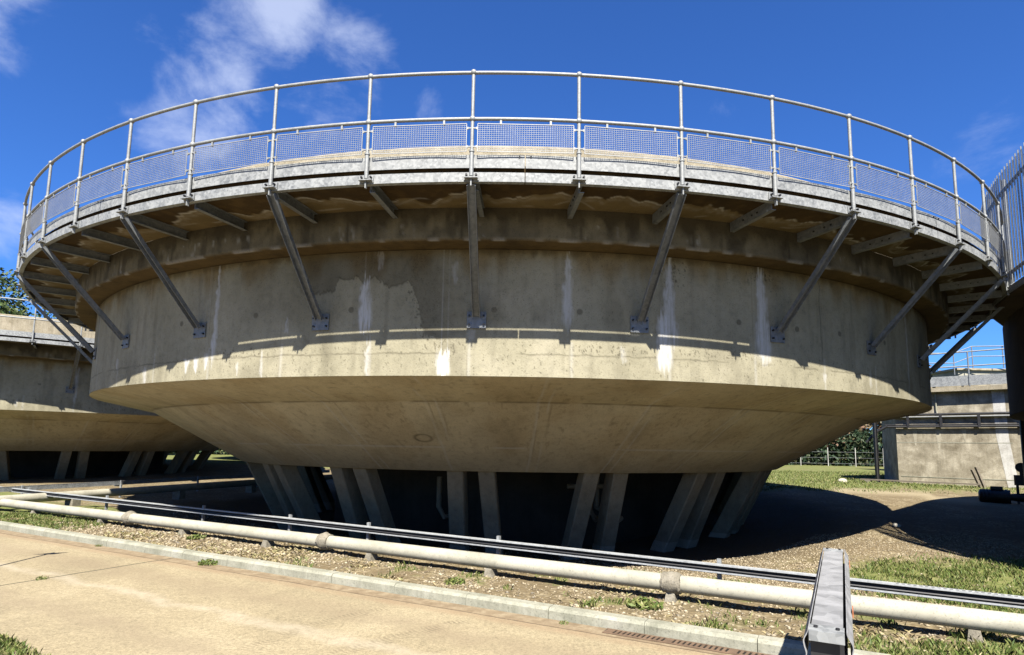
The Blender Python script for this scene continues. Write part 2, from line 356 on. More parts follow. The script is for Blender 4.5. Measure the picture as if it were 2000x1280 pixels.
def setstain(me, rgb):
    a = me.color_attributes.new('stain', 'FLOAT_COLOR', 'POINT'); n = len(rgb[0]); d = np.ones((n, 4), np.float32)
    for i in range(3): d[:, i] = np.clip(rgb[i], 0, 1)
    a.data.foreach_set('color', d.ravel())
D2 = math.pi / 180
def finegrid(lo, hi, step, coarse=3.0):
    a = [-180]; x = -180
    while x < 180 - 1e-6:
        x = min(180, x + (step if lo <= x < hi else coarse))
        if a[-1] < lo < x: x = lo
        a.append(x)
    return np.array(a) * D2
def prof_sub(pts, step):
    out = [pts[0]]
    for a, b in zip(pts, pts[1:]):
        n = max(1, int(math.hypot(b[0] - a[0], b[1] - a[1]) / step))
        out += [(a[0] + (b[0] - a[0]) * k / n, a[1] + (b[1] - a[1]) * k / n) for k in range(1, n + 1)]
    return out
# dimensions measured from the photograph
RR_, RC, ZC = 11.628, 10.342, 2.486          # walkway edge radius, wall radius, wall foot
RK, ZK = 9.19, 2.235; RB, ZB = 7.25, 1.139   # kink and foot of the cone
RI, ZI = 10.72, 4.175                        # ring band
ZS = 4.60                                    # walkway soffit
DPH = 2 * math.pi / 60
def pol(r, a, z): return Vector((r * math.sin(a), -r * math.cos(a), z))

# ------------------------------------------------------------------ stains (efflorescence, damp, formwork) and some painted shade, as surface marks
STREAKS = [(-11.0, 3.80, 3.13, .3, .9, .95), (4.05, 4.15, 3.2, .18, .6, .8), (11.8, 4.12, 2.95, .22, .95, .85), (11.35, 3.35, 2.62, .75, .95, 1.0), (19.9, 4.12, 2.95, .3, 1.15, .9), (20.0, 3.35, 2.80, .9, .9, .8), (-24.7, 4.15, 2.8, .12, .38, .85),
           (-4.9, 2.80, 2.47, .55, .55, 1.0), (-34.1, 2.72, 2.47, .3, .3, .8), (-27.9, 2.80, 2.6, .5, .2, .9), (-26.7, 2.82, 2.6, .5, .15, .9), (-25.5, 2.84, 2.62, .5, .15, .9), (-10.6, 2.95, 2.47, .16, .16, .55), (-19.6, 2.82, 2.47, .14, .14, .5), (41.4, 3.9, 2.8, .35, .3, .7),
           (-40.4, 2.95, 2.78, .2, .15, .7), (-17.5, 3.3, 3.1, .08, .05, .5), (-9.9, 4.15, 3.9, .5, .2, .35), (-4.2, 4.0, 3.7, .3, .1, .35), (26.5, 2.72, 2.58, .4, .15, .8), (-22.0, 2.7, 2.5, .15, .1, .6), (-2.9, 3.1, 2.95, .4, .3, .3), (8.2, 2.9, 2.7, .25, .2, .35), (-49, 3.9, 2.8, .25, .2, .5), (52, 3.9, 2.9, .4, .3, .5),
           (-60, 4.0, 3.0, .4, .4, .5), (-71, 4.1, 2.9, .5, .3, .5), (64, 4.1, 3.2, .3, .6, .6), (95, 4.1, 2.9, .3, .6, .6), (130, 4.1, 2.9, .3, .8, .6), (33, 2.85, 2.6, .1, .3, .4)]
def wall_stain(ph, r, z):
    d = ph / D2; W = np.zeros_like(d); G = np.zeros_like(d)
    jit = (fbm(d * 2.2, z * 9, 3, 3) - .5) * .6 + (vnoise(d * 14, z * 22, 6) - .5) * .22
    for c, z0, z1, w0, w1, a in STREAKS:
        t = np.clip((z0 - z) / (z0 - z1), -.2, 1.3); wd = w0 + (w1 - w0) * t
        wd = wd * sstep(1.15, .85, t) ** .5 * (.55 + .9 * fbm(d * 6 + c, z * 4, 3, int(abs(c) * 10)))
        tj = t + (vnoise(d * 16, d * 0, 18) - .5) * .34
        k = sstep(wd * .95 + .05, wd * .25, np.abs(d + jit * .6 - c)) * sstep(-.10, .08, tj) * sstep(1.15, .85, tj)
        vein = .25 + 1.05 * fbm(d * 11, z * 1.5, 3, 9)
        W = np.maximum(W, k * a * np.clip(vein * 1.25, 0, 1))
    # lime bloom round some streaks
    G = np.maximum(G, .35 * sstep(.55, .75, fbm(d * .5, z * 1.2, 4, 5)))
    bp = np.array([-18, -16.3, -13.5, -13.3, -11.6, -11, -10.4, -9.8, -9.2, -7.6, -7.0, -6.5, -6.3, -4.5])
    bz = np.array([4.05, 3.63, 3.64, 3.82, 3.83, 3.71, 3.83, 3.76, 3.68, 3.75, 3.54, 3.12, 3.0, 2.95])
    zb = np.interp(d, bp, bz) + (vnoise(d * 7, z * 12, 31) - .5) * .07
    patch = sstep(-.012, .012, z - zb) * sstep(-19.5, -15.5, d) * sstep(-2.0, -6.2, d)
    edge = np.exp(-((z - zb) / .02) ** 2) * sstep(-17, -15.5, d) * sstep(-6, -6.6, d)
    G = np.maximum(G, patch * .72); G = np.maximum(G, edge)
    band = sstep(-25, -20, d) * sstep(-13, -16, d) * sstep(3.0, 3.5, z) * .35; G = np.maximum(G, band)
    # tie holes
    for c, zz in [(4.92, 3.36), (17.72, 3.35), (-12.07, 3.38), (-1.3, 3.36), (23.54, 3.34), (28.7, 3.36), (-20.5, 3.37), (-29, 3.36), (36, 3.36)]:
        q = np.hypot((d - c) * D2 * RC, z - zz); G = np.maximum(G, .8 * sstep(.048, .036, q))
    # cold joint and shutter lines
    zj = 2.78 + (vnoise(d * 1.3, d * 0, 4) - .5) * .02 + (vnoise(d * 6, d * 0, 8) - .5) * .012
    on = sstep(.22, .36, vnoise(d * .45, d * 0, 12))
    G = np.maximum(G, (.6 + .3 * vnoise(d * 2, d * 0, 90)) * np.exp(-((z - zj) / .010) ** 2) * on)
    for k in range(-9, 10):
        c = -10.6 + k * 7.4; G = np.maximum(G, .35 * np.exp(-(((d - c) * D2 * RC) / .010) ** 2) * sstep(.3, .6, vnoise(z * 3, z * 0 + k, 77)))
        W = np.maximum(W, .25 * np.exp(-(((d - c - .15) * D2 * RC) / .02) ** 2) * (z < 2.95))
    c = 26.3 + (vnoise(z * 7, z * 0, 5) - .5) * .25; G = np.maximum(G, .9 * np.exp(-(((d - c) * D2 * RC) / .008) ** 2) * (z > 2.9))
    # speckled popouts and dark mould beside the leaks
    sp = vnoise(d * 22, z * 55, 71) * vnoise(d * 9, z * 20, 72)
    reg = np.maximum.reduce([np.exp(-((d - c) / s1) ** 2 - ((z - zc) / s2) ** 2) for c, zc, s1, s2 in [(-4.6, 2.85, 1.3, .12), (-6.2, 3.3, 1, .5), (12.2, 4.0, 1.2, .25), (20, 4.02, 1.5, .2), (7, 2.86, 3, .08), (-7, 3.85, 1.2, .4), (-21, 2.84, 3, .06), (16, 2.88, 4, .07)]])
    G = np.maximum(G, .9 * sstep(.42, .55, sp + reg * .22 - .12) * sstep(.1, .5, reg))
    G = np.maximum(G, .8 * sstep(.60, .68, sp) * sstep(2.99, 2.9, z))
    # brown tide at the head of the wall, drips at the foot
    B = sstep(3.78, 4.18, z + (fbm(d * .7, d * 0, 3, 2) - .5) * .5) * .8
    G = np.maximum(G, sstep(4.06, 4.18, z + (fbm(d * 2, d * 0, 3, 14) - .5) * .12) * .75)
    G = np.maximum(G, .30 * sstep(.56, .80, fbm(d * 1.6, z * .9, 4, 41)))
    return W, G, B
def cone_stain(ph, r, z):
    d = ph / D2; W = np.zeros_like(d); G = np.zeros_like(d)
    steep = (r < RK - .005)
    for k in range(-17, 18):
        for off, wt in ((-.62, 1.0), (.62, .8)):
            c = 3.1 + k * 10.6 + off * (7.25 / r) + (vnoise(r * 3, r * 0 + k, 7) - .5) * .18
            g = np.exp(-(((d - c) * D2 * r) / .014) ** 2) * sstep(.25, .5, vnoise(r * 2.4, r * 0 + k * 3 + off, 15))
            W = np.maximum(W, .42 * wt * g)
            G = np.maximum(G, .5 * np.exp(-(((d - c - .25) * D2 * r) / .012) ** 2) * sstep(.5, .7, vnoise(r * 2, r * 0 + k * 5 + off, 19)))
    on = sstep(.2, .5, vnoise(d * .3, d * 0, 61))
    W = np.maximum(W, .45 * np.exp(-((z - 1.56) / .011) ** 2) * on)
    G = np.maximum(G, .85 * np.exp(-((z - ZK) / .010) ** 2) * sstep(.1, .5, vnoise(d * .5, d * 0, 62)))
    G = np.maximum(G, .28 * sstep(.5, .75, fbm(d * .35, z * 2.2, 5, 63)))
    G = np.maximum(G, .5 * sstep(1.7, 1.2, z) * .6)
    G = np.maximum(G, .35 * sstep(.66, .76, fbm(d * 2.5, r * 7, 3, 66)))
    B = .25 * sstep(.45, .7, fbm(d * .22, r * 1.1, 4, 64))
    q = np.hypot(((d + 9.9) * D2 * r) / .14, (r - 8.25) / .10); G = np.maximum(G, .9 * np.exp(-((q - 1) / .22) ** 2))
    G = np.maximum(G, .7 * np.exp(-((d + 14.2) / .22) ** 2 - ((r - 10.05) / .03) ** 2))
    return W, G, B
def soff_stain_shade(ph, r, z):
    d = ph / D2; k = vnoise(d * .33, d * 0, 21) * .55 + vnoise(d * .9, d * 0, 22) * .3 + vnoise(d * 3.1, d * 0, 23) * .15
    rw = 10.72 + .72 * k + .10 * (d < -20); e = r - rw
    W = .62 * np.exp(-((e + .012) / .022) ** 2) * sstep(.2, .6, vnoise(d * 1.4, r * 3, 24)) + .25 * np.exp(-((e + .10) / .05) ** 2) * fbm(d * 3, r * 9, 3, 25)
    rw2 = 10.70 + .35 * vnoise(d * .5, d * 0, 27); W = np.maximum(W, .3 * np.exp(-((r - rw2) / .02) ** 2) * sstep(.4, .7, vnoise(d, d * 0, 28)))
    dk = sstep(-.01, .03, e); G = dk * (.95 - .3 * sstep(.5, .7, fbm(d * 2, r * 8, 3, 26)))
    G = np.maximum(G, sstep(16, 34, d) * .55); B = np.maximum(dk * .9, .35)  # right end darker: the neighbouring tank's shade painted in over the staining
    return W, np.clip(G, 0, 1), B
def band_stain(ph, r, z):
    d = ph / D2; under = (z < ZI + .02)
    W = .4 * sstep(.62, .82, fbm(d * 3.5, z * 5, 3, 33)) * sstep(.5, .7, vnoise(d * .4, d * 0, 34)) * (z < 4.4) * (z > ZI + .05)
    W = np.maximum(W, .6 * np.exp(-((z - ZI - .01) / .015) ** 2) * sstep(.55, .75, vnoise(d * 1.1, d * 0, 35)) * (r > RI - .05))
    G = .95 * sstep(4.30, 4.55, z + (fbm(d * .9, d * 0, 3, 36) - .5) * .3) + .7 * sstep(.46, .70, fbm(d * 1.2, z * 3, 4, 37))
    for k in range(-12, 13):
        c = -11.6 + k * 8.1; G = np.maximum(G, .9 * np.exp(-(((d - c) * D2 * RI) / .03) ** 2) * (~under))
        W = np.maximum(W, .4 * np.exp(-(((abs(d - c) - .32 - .25 * (4.45 - z)) * D2 * RI) / .03) ** 2) * sstep(4.45, 4.25, z) * (z > ZI + .05) * (k % 3 == 0) * sstep(.3, .7, vnoise(d * 9, z * 14, 44)))
    G = np.where(under, .25 * sstep(.5, .7, fbm(d * 1.6, r * 9, 3, 38)) + .8 * sstep(RC + .07, RC + .01, r), G)
    B = np.where(under, .95, .15)
    return W, G, B

# ------------------------------------------------------------------ the round tanks
def channel_bar(mb, p0, p1, wdir, W, F, t=.007):
    """C section bar between p0 and p1; web W wide along wdir, flanges F deep on one side"""
    p0 = Vector(p0); p1 = Vector(p1); a = (p1 - p0); ln = a.length; a.normalize(); w_ = Vector(wdir); w_ = (w_ - a * w_.dot(a)).normalized(); n = a.cross(w_)
    c = (p0 + p1) / 2
    mb.box(c, (ln, W, t), (a, w_, n))
    for sgn in (-1, 1): mb.box(c + w_ * sgn * (W / 2 - t / 2) + n * (F / 2), (ln, t, F - .001), (a, w_, n))
    return mb
def make_tank(loc, phi0, label, fine, krange, legp=-5.6):
    T = thing('round_settling_tank', label, 'tank', loc)
    lo, hi, st = fine
    A = finegrid(lo, hi, st)
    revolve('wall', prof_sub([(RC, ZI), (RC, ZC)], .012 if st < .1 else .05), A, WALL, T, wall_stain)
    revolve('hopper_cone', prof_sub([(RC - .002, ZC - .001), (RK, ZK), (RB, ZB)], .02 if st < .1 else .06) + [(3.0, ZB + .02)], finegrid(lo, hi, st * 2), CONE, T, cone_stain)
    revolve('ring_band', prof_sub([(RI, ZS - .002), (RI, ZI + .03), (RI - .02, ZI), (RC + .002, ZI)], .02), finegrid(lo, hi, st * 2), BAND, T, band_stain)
    revolve('walkway_slab', [(10.60, ZS + .16), (11.545, ZS + .16)] + prof_sub([(11.545, ZS + .16), (11.545, ZS), (RI - .001, ZS)], .02)[1:], finegrid(lo, hi, st * 2), SOFF, T, soff_stain_shade)
    for a0_, a1_ in ((-75, -19.5), (16.8, 75)):  # added strips that stop sun leaking through the deck gap at the sides
        revolve('sun_block_strip', [(11.552, ZS + .05), (11.552, ZS - .06), (11.546, ZS - .06), (11.546, ZS + .05)], np.linspace(rad(a0_), rad(a1_), 120), GALD, T, None, True, True)
    revolve('parapet_wall', [(RC - .02, 4.75), (RC - .02, 5.0), (10.56, ZS + .1), (10.56, 5.50), (10.54, 5.52), (10.27, 5.52), (10.25, 5.50), (10.25, 4.7)], np.linspace(-math.pi, math.pi, 181), COPE, T)
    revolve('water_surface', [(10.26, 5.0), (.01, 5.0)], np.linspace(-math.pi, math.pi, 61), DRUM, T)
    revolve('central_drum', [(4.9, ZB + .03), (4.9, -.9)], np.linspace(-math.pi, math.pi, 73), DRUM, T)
    # legs, in pairs, leaning inward towards their feet
    for j in range(18):
        for off in (-2.25, 2.25):
            a = rad(legp + 20.0 * j + off); t = pol(7.0, a, ZB + .04); b_ = pol(5.98, a + rad(off * .5), -.75)
            ra = pol(1, a, 0); ta = Vector((ra.y, -ra.x, 0)) * -1
            mb = MB(); hw, hd = .15, .19
            po = [(-hw + .02, -hd), (hw - .02, -hd), (hw, -hd + .02), (hw, hd - .02), (hw - .02, hd), (-hw + .02, hd), (-hw, hd - .02), (-hw, -hd + .02)]
            mb.prism([b_ + ta * x + ra * y for x, y in po], t - b_)
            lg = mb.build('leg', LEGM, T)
            mb = MB()
            mb.prism([b_ + ta * x * 1.035 + ra * y * 1.035 for x, y in po], (t - b_) * (.46 / (ZB + .79))); mb.build('foot_collar', COLL, lg)
    if fine[2] < .1:
        for a_, r_a, r_b in ((16.0, 5.9, 5.9), (19.5, 5.5, 6.2), (-14.5, 5.7, 5.7)):
            MB().tube([pol(r_a, rad(a_), .95), pol(r_a, rad(a_), .35), pol(r_b, rad(a_ + 1.2), .15), pol(r_b - .4, rad(a_ + 4), .15)], .055, 10).build('drain_pipe', LEGM, T, True)
        MB().tube([pol(5.7, rad(12 + i), .80) for i in range(11)], .05, 10).build('drain_pipe', LEGM, T, True)
    # steel edge channel in lengths
    k0, k1 = krange
    def arc(mb_name, m, prof, a0, a1, n, parent): return revolve(mb_name, prof, np.linspace(a0, a1, n), m, parent, None, True, True)
    edges = [k0 - .5] + [k for k in np.arange(-6.5, 60, 5) if k0 - .5 < k < k1 + .5] + [k1 + .5]
    for e0, e1 in zip(edges, edges[1:]):
        a0, a1 = phi0 + DPH * e0 + .0004, phi0 + DPH * e1 - .0004; n = int((e1 - e0) * 6) + 2
        arc('edge_channel', GALV, [(RR_ - .02, 4.545), (RR_ - .02, 4.655), (RR_ - .026, 4.655), (RR_ - .026, 4.552), (RR_ - .085, 4.552), (RR_ - .085, 4.545)], a0, a1, n, T)
    for k in range(k0, k1 + 1):
        a = phi0 + DPH * k; ta = pol(1, a + math.pi / 2, 0)
        mb = MB(); channel_bar(mb, pol(RR_ - .09, a + .0015, 4.535), pol(RI + .005, a + .0015, 4.535), (0, 0, 1), .125, .06); bm = mb.build('walkway_beam', GALD, T)
        for rr in (.35, .45, .62): MB().box(pol(RR_ - rr, a + .0015, 4.53) - ta * .006, (.018, .02, .018), (ta, pol(1, a, 0), Vector((0, 0, 1)))).build('bolt', BLACK, bm)
        if (k % 2) == 0:
            mb = MB(); p0 = pol(RR_ - .04, a, 4.525); p1 = pol(RC + .035, a - .003, 3.27)
            channel_bar(mb, p0, p1, ta, .10, .055); br = mb.build('brace', GALD, T)
            mb = MB(); ax = (ta, Vector((0, 0, 1)), pol(1, a - .003, 0))
            mb.box(pol(RC + .014, a - .003, 3.22), (.25, .22, .014), ax); pl = mb.build('base_plate', GALD, br)
            for i in (-1, 1):
                for jz in (-1, 1): MB().tube([pol(RC + .018, a - .003, 3.22 + jz * .055) + ta * i * .095, pol(RC + .045, a - .003, 3.22 + jz * .055) + ta * i * .095], .014, 6).build('bolt', BLACK, pl)
    return T
def make_rail(loc, phi0, label, krange, mesh=True, cat='guard rail'):
    G = thing('guard_rail', label, cat, loc)
    k0, k1 = krange; a0, a1 = phi0 + DPH * (k0 - .3), phi0 + DPH * (k1 + .3); n = int((k1 - k0 + 1) * 5)
    for nm, z, r in (('top_rail', 5.844, .021), ('mid_rail', 5.281, .021)):
        MB().tube([pol(RR_ + .0, a0 + (a1 - a0) * i / n, z) for i in range(n + 1)], r, 10).build(nm, GALR, G, True)
    edges = [k0 - .4] + [k for k in np.arange(-6.5, 60, 5) if k0 < k < k1] + [k1 + .4]
    for e0, e1 in zip(edges, edges[1:]):
        b0, b1 = phi0 + DPH * e0 + .0005, phi0 + DPH * e1 - .0005
        kb = revolve('kick_board', [(RR_ - .03, 4.712), (RR_ - .03, 4.868), (RR_ - .035, 4.868), (RR_ - .035, 4.712)], np.linspace(b0, b1, int((e1 - e0) * 6) + 2), GALV, G, None, True, True)
        for b, s in ((b0, .005), (b1, -.005)):
            MB().tube([pol(RR_ - .032, b + s, 4.845), pol(RR_ - .020, b + s, 4.845)], .010, 6).build('bolt', BLACK, kb)
    post = None
    for k in range(k0, k1 + 1):
        a = phi0 + DPH * k; Z = Vector((0, 0, 1)); ta = pol(1, a + math.pi / 2, 0); ra = pol(1, a, 0)
        if post is None:
            # parts are built at phi = 0 about the axis and turned into place
            mb = MB().tube([pol(RR_, 0, 4.66), pol(RR_, 0, 5.844)], .0205, 10); mb.ball(pol(RR_, 0, 5.847), .036, 12, 8, (1, 1, 1)); mb.ball(pol(RR_, 0, 5.281), .036, 12, 8)
            mb.tube([pol(RR_, 0, 4.60), pol(RR_, 0, 4.90)], .0245, 10); mb.tube([pol(RR_, 0, 4.885), pol(RR_, 0, 4.903)], .031, 10)
            me0 = mb.build('post', GALR, G, True); post = me0
            X1, Y1 = Vector((1, 0, 0)), Vector((0, -1, 0))
            mb = MB().box(pol(RR_ - .012, 0, 4.60), (.17, .085, .012), (X1, Z, Y1)); mb.box(pol(RR_ + .02, 0, 4.572), (.15, .055, .012), (X1, Y1, Z))
            mb.box(pol(RR_ + .005, 0, 4.525), (.014, .035, .085), (X1, Y1, Z))
            fp = mb.build('foot_plate', GALV, me0)
            bo = [MB().tube([pol(RR_ - .006, 0, 4.615) + X1 * i * .055, pol(RR_ + .022, 0, 4.615) + X1 * i * .055], .013, 6).build('bolt', BLACK, fp) for i in (-1, 1)]
            base = (me0, fp, bo); me0.rotation_euler = (0, 0, a)
        else:
            c0 = base[0].copy(); c1 = base[1].copy(); col.objects.link(c0); col.objects.link(c1)
            c0.parent = G; c0.rotation_euler = (0, 0, a); c1.parent = c0
            for b_ in base[2]: c2 = b_.copy(); col.objects.link(c2); c2.parent = c1
    if mesh:
        X1, Z = Vector((1, 0, 0)), Vector((0, 0, 1)); Y1 = Vector((0, -1, 0))
        half = RR_ * math.sin(DPH / 2) - .062; yc = -(RR_ * math.cos(DPH / 2) + .02)
        mb = MB(); z0, z1 = 4.885, 5.215; n = 41
        def wire(p, q, t):
            p = Vector(p); q = Vector(q); a = (q - p).normalized(); s = Y1; u = a.cross(s)
            mb.box((p + q) / 2, ((q - p).length, t, t), (a, s, u))
        for i in range(n + 1): x = -half + 2 * half * i / n; wire((x, yc, z0), (x, yc, z1), .0032 if 0 < i < n else .008)
        for i in range(15): z = z0 + (z1 - z0) * i / 14; wire((-half, yc - .003, z), (half, yc - .003, z), .0032 if 0 < i < 14 else .008)
        panel = None
        for k in range(k0 + 1, k1):
            a = phi0 + DPH * (k + .5)
            if panel is None:
                panel = mb.build('mesh_panel', MESHM, G); clips = []
                for x in (-half * .52, half * .52): clips.append(MB().box((x, yc + .005, 5.235), (.022, .018, .056)).build('clip', GALR, panel))
                for sx in (-1, 1):
                    for z in (5.165, 4.945): clips.append(MB().prism([(sx * (half - .005), yc + .002, z - .014), (sx * (half + .02), yc + .002, z - .014), (sx * (half + .02), yc + .002, z - .006), (sx * (half + .052), yc + .002, z - .006), (sx * (half + .052), yc + .002, z + .006), (sx * (half + .02), yc + .002, z + .006), (sx * (half + .02), yc + .002, z + .014), (sx * (half - .005), yc + .002, z + .014)], (0, .014, 0)).build('clip', GALR, panel))
                panel.rotation_euler = (0, 0, a)
            else:
                c0 = panel.copy(); col.objects.link(c0); c0.parent = G; c0.rotation_euler = (0, 0, a)
                for c_ in clips: c1 = c_.copy(); col.objects.link(c1); c1.parent = c0
    return G
MAIN = (0, 18.137, 0); PHI0 = -0.8757
DPH = 0.10427
make_tank(MAIN, PHI0, 'large round concrete tank in the middle, on paired slanting legs with a cantilevered walkway', (-62, 62, .075), (-6, 22))
make_rail(MAIN, PHI0, 'galvanised tube guard rail with wire mesh panels round the middle tank', (-5, 21))
LEFT = (-21.5, 28.2, 0); PHIL = rad(40.75) - DPH * 8
make_tank(LEFT, PHIL, 'round concrete tank at the left edge, partly behind the middle tank', (15, 100, .15), (-2, 18), -14.2)
make_rail(LEFT, PHIL, 'plain two-bar guard rail without mesh on the left tank', (-2, 18), mesh=False)

make_tank((-13.0, 50.0, 0), .1, 'round concrete tank far behind, glimpsed in the shade between the two nearer tanks', (-20, 20, .8), (-8, 8))

# the tank at the right edge, seen from its shaded side
RT = (20.3, 7.0, 0)
T = thing('round_tank', 'dark round tank at the right edge, seen from its shaded side', 'tank', RT)
full = np.linspace(-math.pi, math.pi, 241)
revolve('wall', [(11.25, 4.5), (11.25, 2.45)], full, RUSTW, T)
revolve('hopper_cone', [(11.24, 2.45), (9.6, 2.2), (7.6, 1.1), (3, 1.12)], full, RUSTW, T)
EDGE = [(13.0, 15.2), (11.4, 13.8), (10.25, 12.75), (9.6, 11.80), (9.14, 10.89), (8.67, 9.8), (8.25, 8.75), (7.95, 7.6), (7.8, 6.4), (7.9, 5.2), (8.3, 4.0), (9.4, 2.0)]
EDGE = [Vector((x - RT[0], y - RT[1], 0)) for x, y in EDGE]
ring = EDGE + [Vector((20.3 - RT[0] + 9 * math.cos(t), 9 * math.sin(t), 0)) for t in np.linspace(rad(-120), rad(120), 9)]
def ccw(p): return p if sum(a.x * b.y - b.x * a.y for a, b in zip(p, p[1:] + p[:1])) > 0 else p[::-1]
MB().prism([p + Vector((0, 0, 4.50)) for p in ccw(ring)], (0, 0, .13)).build('walkway_slab', RUSTW, T)
def outw(p): return p * (1 + .03 / p.length)
mb = MB()
for a, b in zip(EDGE, EDGE[1:]):
    a, b = outw(a), outw(b); d_ = (b - a); mb.box((a + b) / 2 + Vector((0, 0, 4.575)), (d_.length, .012, .12), (d_.normalized(), Vector((0, 0, 1)).cross(d_.normalized()), Vector((0, 0, 1))))
mb.build('edge_channel', GALV, T)
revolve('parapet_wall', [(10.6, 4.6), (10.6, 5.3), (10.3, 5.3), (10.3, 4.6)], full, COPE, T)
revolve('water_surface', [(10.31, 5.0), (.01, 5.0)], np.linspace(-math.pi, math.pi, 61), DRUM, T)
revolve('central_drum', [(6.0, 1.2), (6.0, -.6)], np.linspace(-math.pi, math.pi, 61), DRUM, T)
for j in range(19):
    for off in (-2.3, 2.3):
        a = rad(4 + 18.947 * j + off); t = pol(7.2, a, 1.15); b_ = pol(6.7, a, -.5); ra = pol(1, a, 0); ta = pol(1, a + math.pi / 2, 0)
        MB().prism([b_ + ta * x + ra * y for x, y in ((-.17, -.2), (.17, -.2), (.17, .2), (-.17, .2))], t - b_).build('leg', LEGM, T)
# palisade fence on its walkway
FE = thing('palisade_fence', 'tall galvanised palisade fence standing on the walkway of the right tank', 'fence', RT)
FL = [outw(p) for p in EDGE[2:10]]; Zv = Vector((0, 0, 1)); acc_ = 0; sp_ = .135
for a, b in zip(FL, FL[1:]):
    d_ = (b - a); ln = d_.length; u_ = d_.normalized(); n_o = Vector((u_.y, -u_.x, 0)); n_o = n_o if n_o.x < 0 else -n_o
    while acc_ < ln:
        c = a + u_ * acc_ + n_o * .012; po = [(-.034, 0), (-.022, .006), (-.008, .016), (.008, .016), (.022, .006), (.034, 0), (.022, .002), (.008, .012), (-.008, .012), (-.022, .002)]
        MB().prism([c + Zv * 4.64 + u_ * x + n_o * y for x, y in po], (0, 0, 2.1)).prism([c + Zv * 6.74 + u_ * x * .5 + n_o * y for x, y in po], (0, 0, .06)).build('pale', GALT, FE); acc_ += sp_
    acc_ -= ln
    for z in (6.42, 4.86): MB().box((a + b) / 2 + Zv * z, (ln, .04, .05), (u_, n_o, Zv)).build('rail', GALD, FE)
    MB().box(a - n_o * .06 + Zv * 5.66, (.10, .06, 2.05), (u_, n_o, Zv)).build('post', GALD, FE)

# ------------------------------------------------------------------ ground, road, kerb
def qs(x, y): return .476 * x + .879 * y, .879 * x - .476 * y
def P2(s, q, z=0): return Vector((.879 * s + .476 * q, -.476 * s + .879 * q, z))
def hgt(x, y):
    q, s = qs(x, y)
    h = .055 - .34 * sstep(7.3, 9.6, q) * sstep(-14, -6, x) * (1 - .46 * sstep(1, 8, x))
    h = h + .38 * sstep(9, 26, y) * sstep(-3, 9, x) + .22 * sstep(20, 36, y) * sstep(-2, -12, x)
    h = h - .26 * sstep(8.8, 6.6, np.hypot(x, y - 18.137))
    h = h + (fbm(x * .9, y * .9, 3, 51) - .5) * .05 + (fbm(x * 4, y * 4, 3, 52) - .5) * .025 * (q < 12)
    h = np.where(q < 5.56, np.minimum(h, .06), h); h = np.where(q < 5.47, -.08, h)
    return h
def axis(lo, hi, fine_lo, fine_hi, step, grow=1.12):
    v = list(np.arange(fine_lo, fine_hi, step)); s = step; x = v[-1]
    while x < hi: s *= grow; x += s; v.append(min(x, hi))
    s = step; x = v[0]
    while x > lo: s *= grow; x -= s; v.insert(0, max(x, lo))
    return np.array(v)
GS = axis(-260, 260, -15, 9, .05); GQ = axis(-60, 420, 5.3, 10, .045)      # the sheet's rows run with the kerb
S_, Q_ = np.meshgrid(GS, GQ, indexing='ij'); X_ = .879 * S_ + .476 * Q_; Y_ = -.476 * S_ + .879 * Q_
Zg = hgt(X_, Y_)
def grassmask(x, y):
    q, s = qs(x, y); n = fbm(x * 1.1, y * 1.1, 4, 81); n2 = fbm(x * 3.2, y * 3.2, 3, 82)
    m = sstep(.44, .60, n * .6 + n2 * .4 + .12 * sstep(-.5, 2.5, s)) * sstep(-1.8, 1.2, s) * sstep(7.6, 7.0, q)      # verge, to the right
    bank = sstep(3.9, 5.3, x) * sstep(10.8, 9.4, y) * sstep(.36, .5, n * .6 + n2 * .4 + .12 * sstep(4.6, 6.5, x)); m = np.maximum(m, bank)
    lf = sstep(-11.2, -12.6, s) * sstep(.38, .5, n * .6 + n2 * .4 + .02); m = np.maximum(m, lf * (q < 9))
    few = sstep(.62, .70, n2) * sstep(-8, -2, s) * (q < 8) * .7; m = np.maximum(m, few)
    far = np.maximum(sstep(21.5, 23.5, y + (n - .5) * 4) * (x > 2), (y > 36) * 1.0); m = np.maximum(m, far * (.75 + .25 * sstep(.4, .5, n)))
    m = np.maximum(m, sstep(-20, -22, x) * 1.0)
    return np.clip(m, 0, 1)
i = np.arange(len(GS) - 1)[:, None]; j = np.arange(len(GQ) - 1)[None, :]; nq = len(GQ)
Fg = np.stack([i * nq + j, (i + 1) * nq + j, (i + 1) * nq + j + 1, i * nq + j + 1], -1).reshape(-1, 4)
me = mesh_np('ground', np.stack([X_, Y_, Zg], -1).reshape(-1, 3), Fg)
xr, yr = X_.ravel(), Y_.ravel(); rt = np.hypot(xr, yr - 18.1)
dark = sstep(9.6, 8.0, rt) * .85  # ground colour darkened under the tank to deepen the shade there
path = sstep(.9, .7, np.abs((xr - 12.9) * .85 + (yr - 22) * .5 + (fbm(xr, yr, 2, 3) - .5) * .5)) * (yr > 18.5) * (yr < 24)
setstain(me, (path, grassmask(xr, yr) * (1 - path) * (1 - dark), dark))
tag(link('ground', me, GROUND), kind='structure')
rs = [P2(-120, -40), P2(60, -40), P2(60, 5.395), P2(-120, 5.395)]
me = bpy.data.meshes.new('road'); me.from_pydata([tuple(p) for p in rs], [], [(0, 1, 2, 3)]); tag(link('road', me, ROADM), kind='structure')
mb = MB(); s = -40.0; k = 0
while s < 12:
    ln = .915; dz = random.uniform(-.004, .004); dq = random.uniform(-.004, .004); g = .006; u = P2(ln - g, 0)
    pr = [(5.40, -.05), (5.402, .075), (5.425, .102), (5.53, .104), (5.545, .098), (5.545, -.05)]
    mb.prism([P2(s, q + dq, z + dz) for q, z in reversed(pr)], u); s += ln
tag(mb.build('kerb', KERBM), kind='structure')
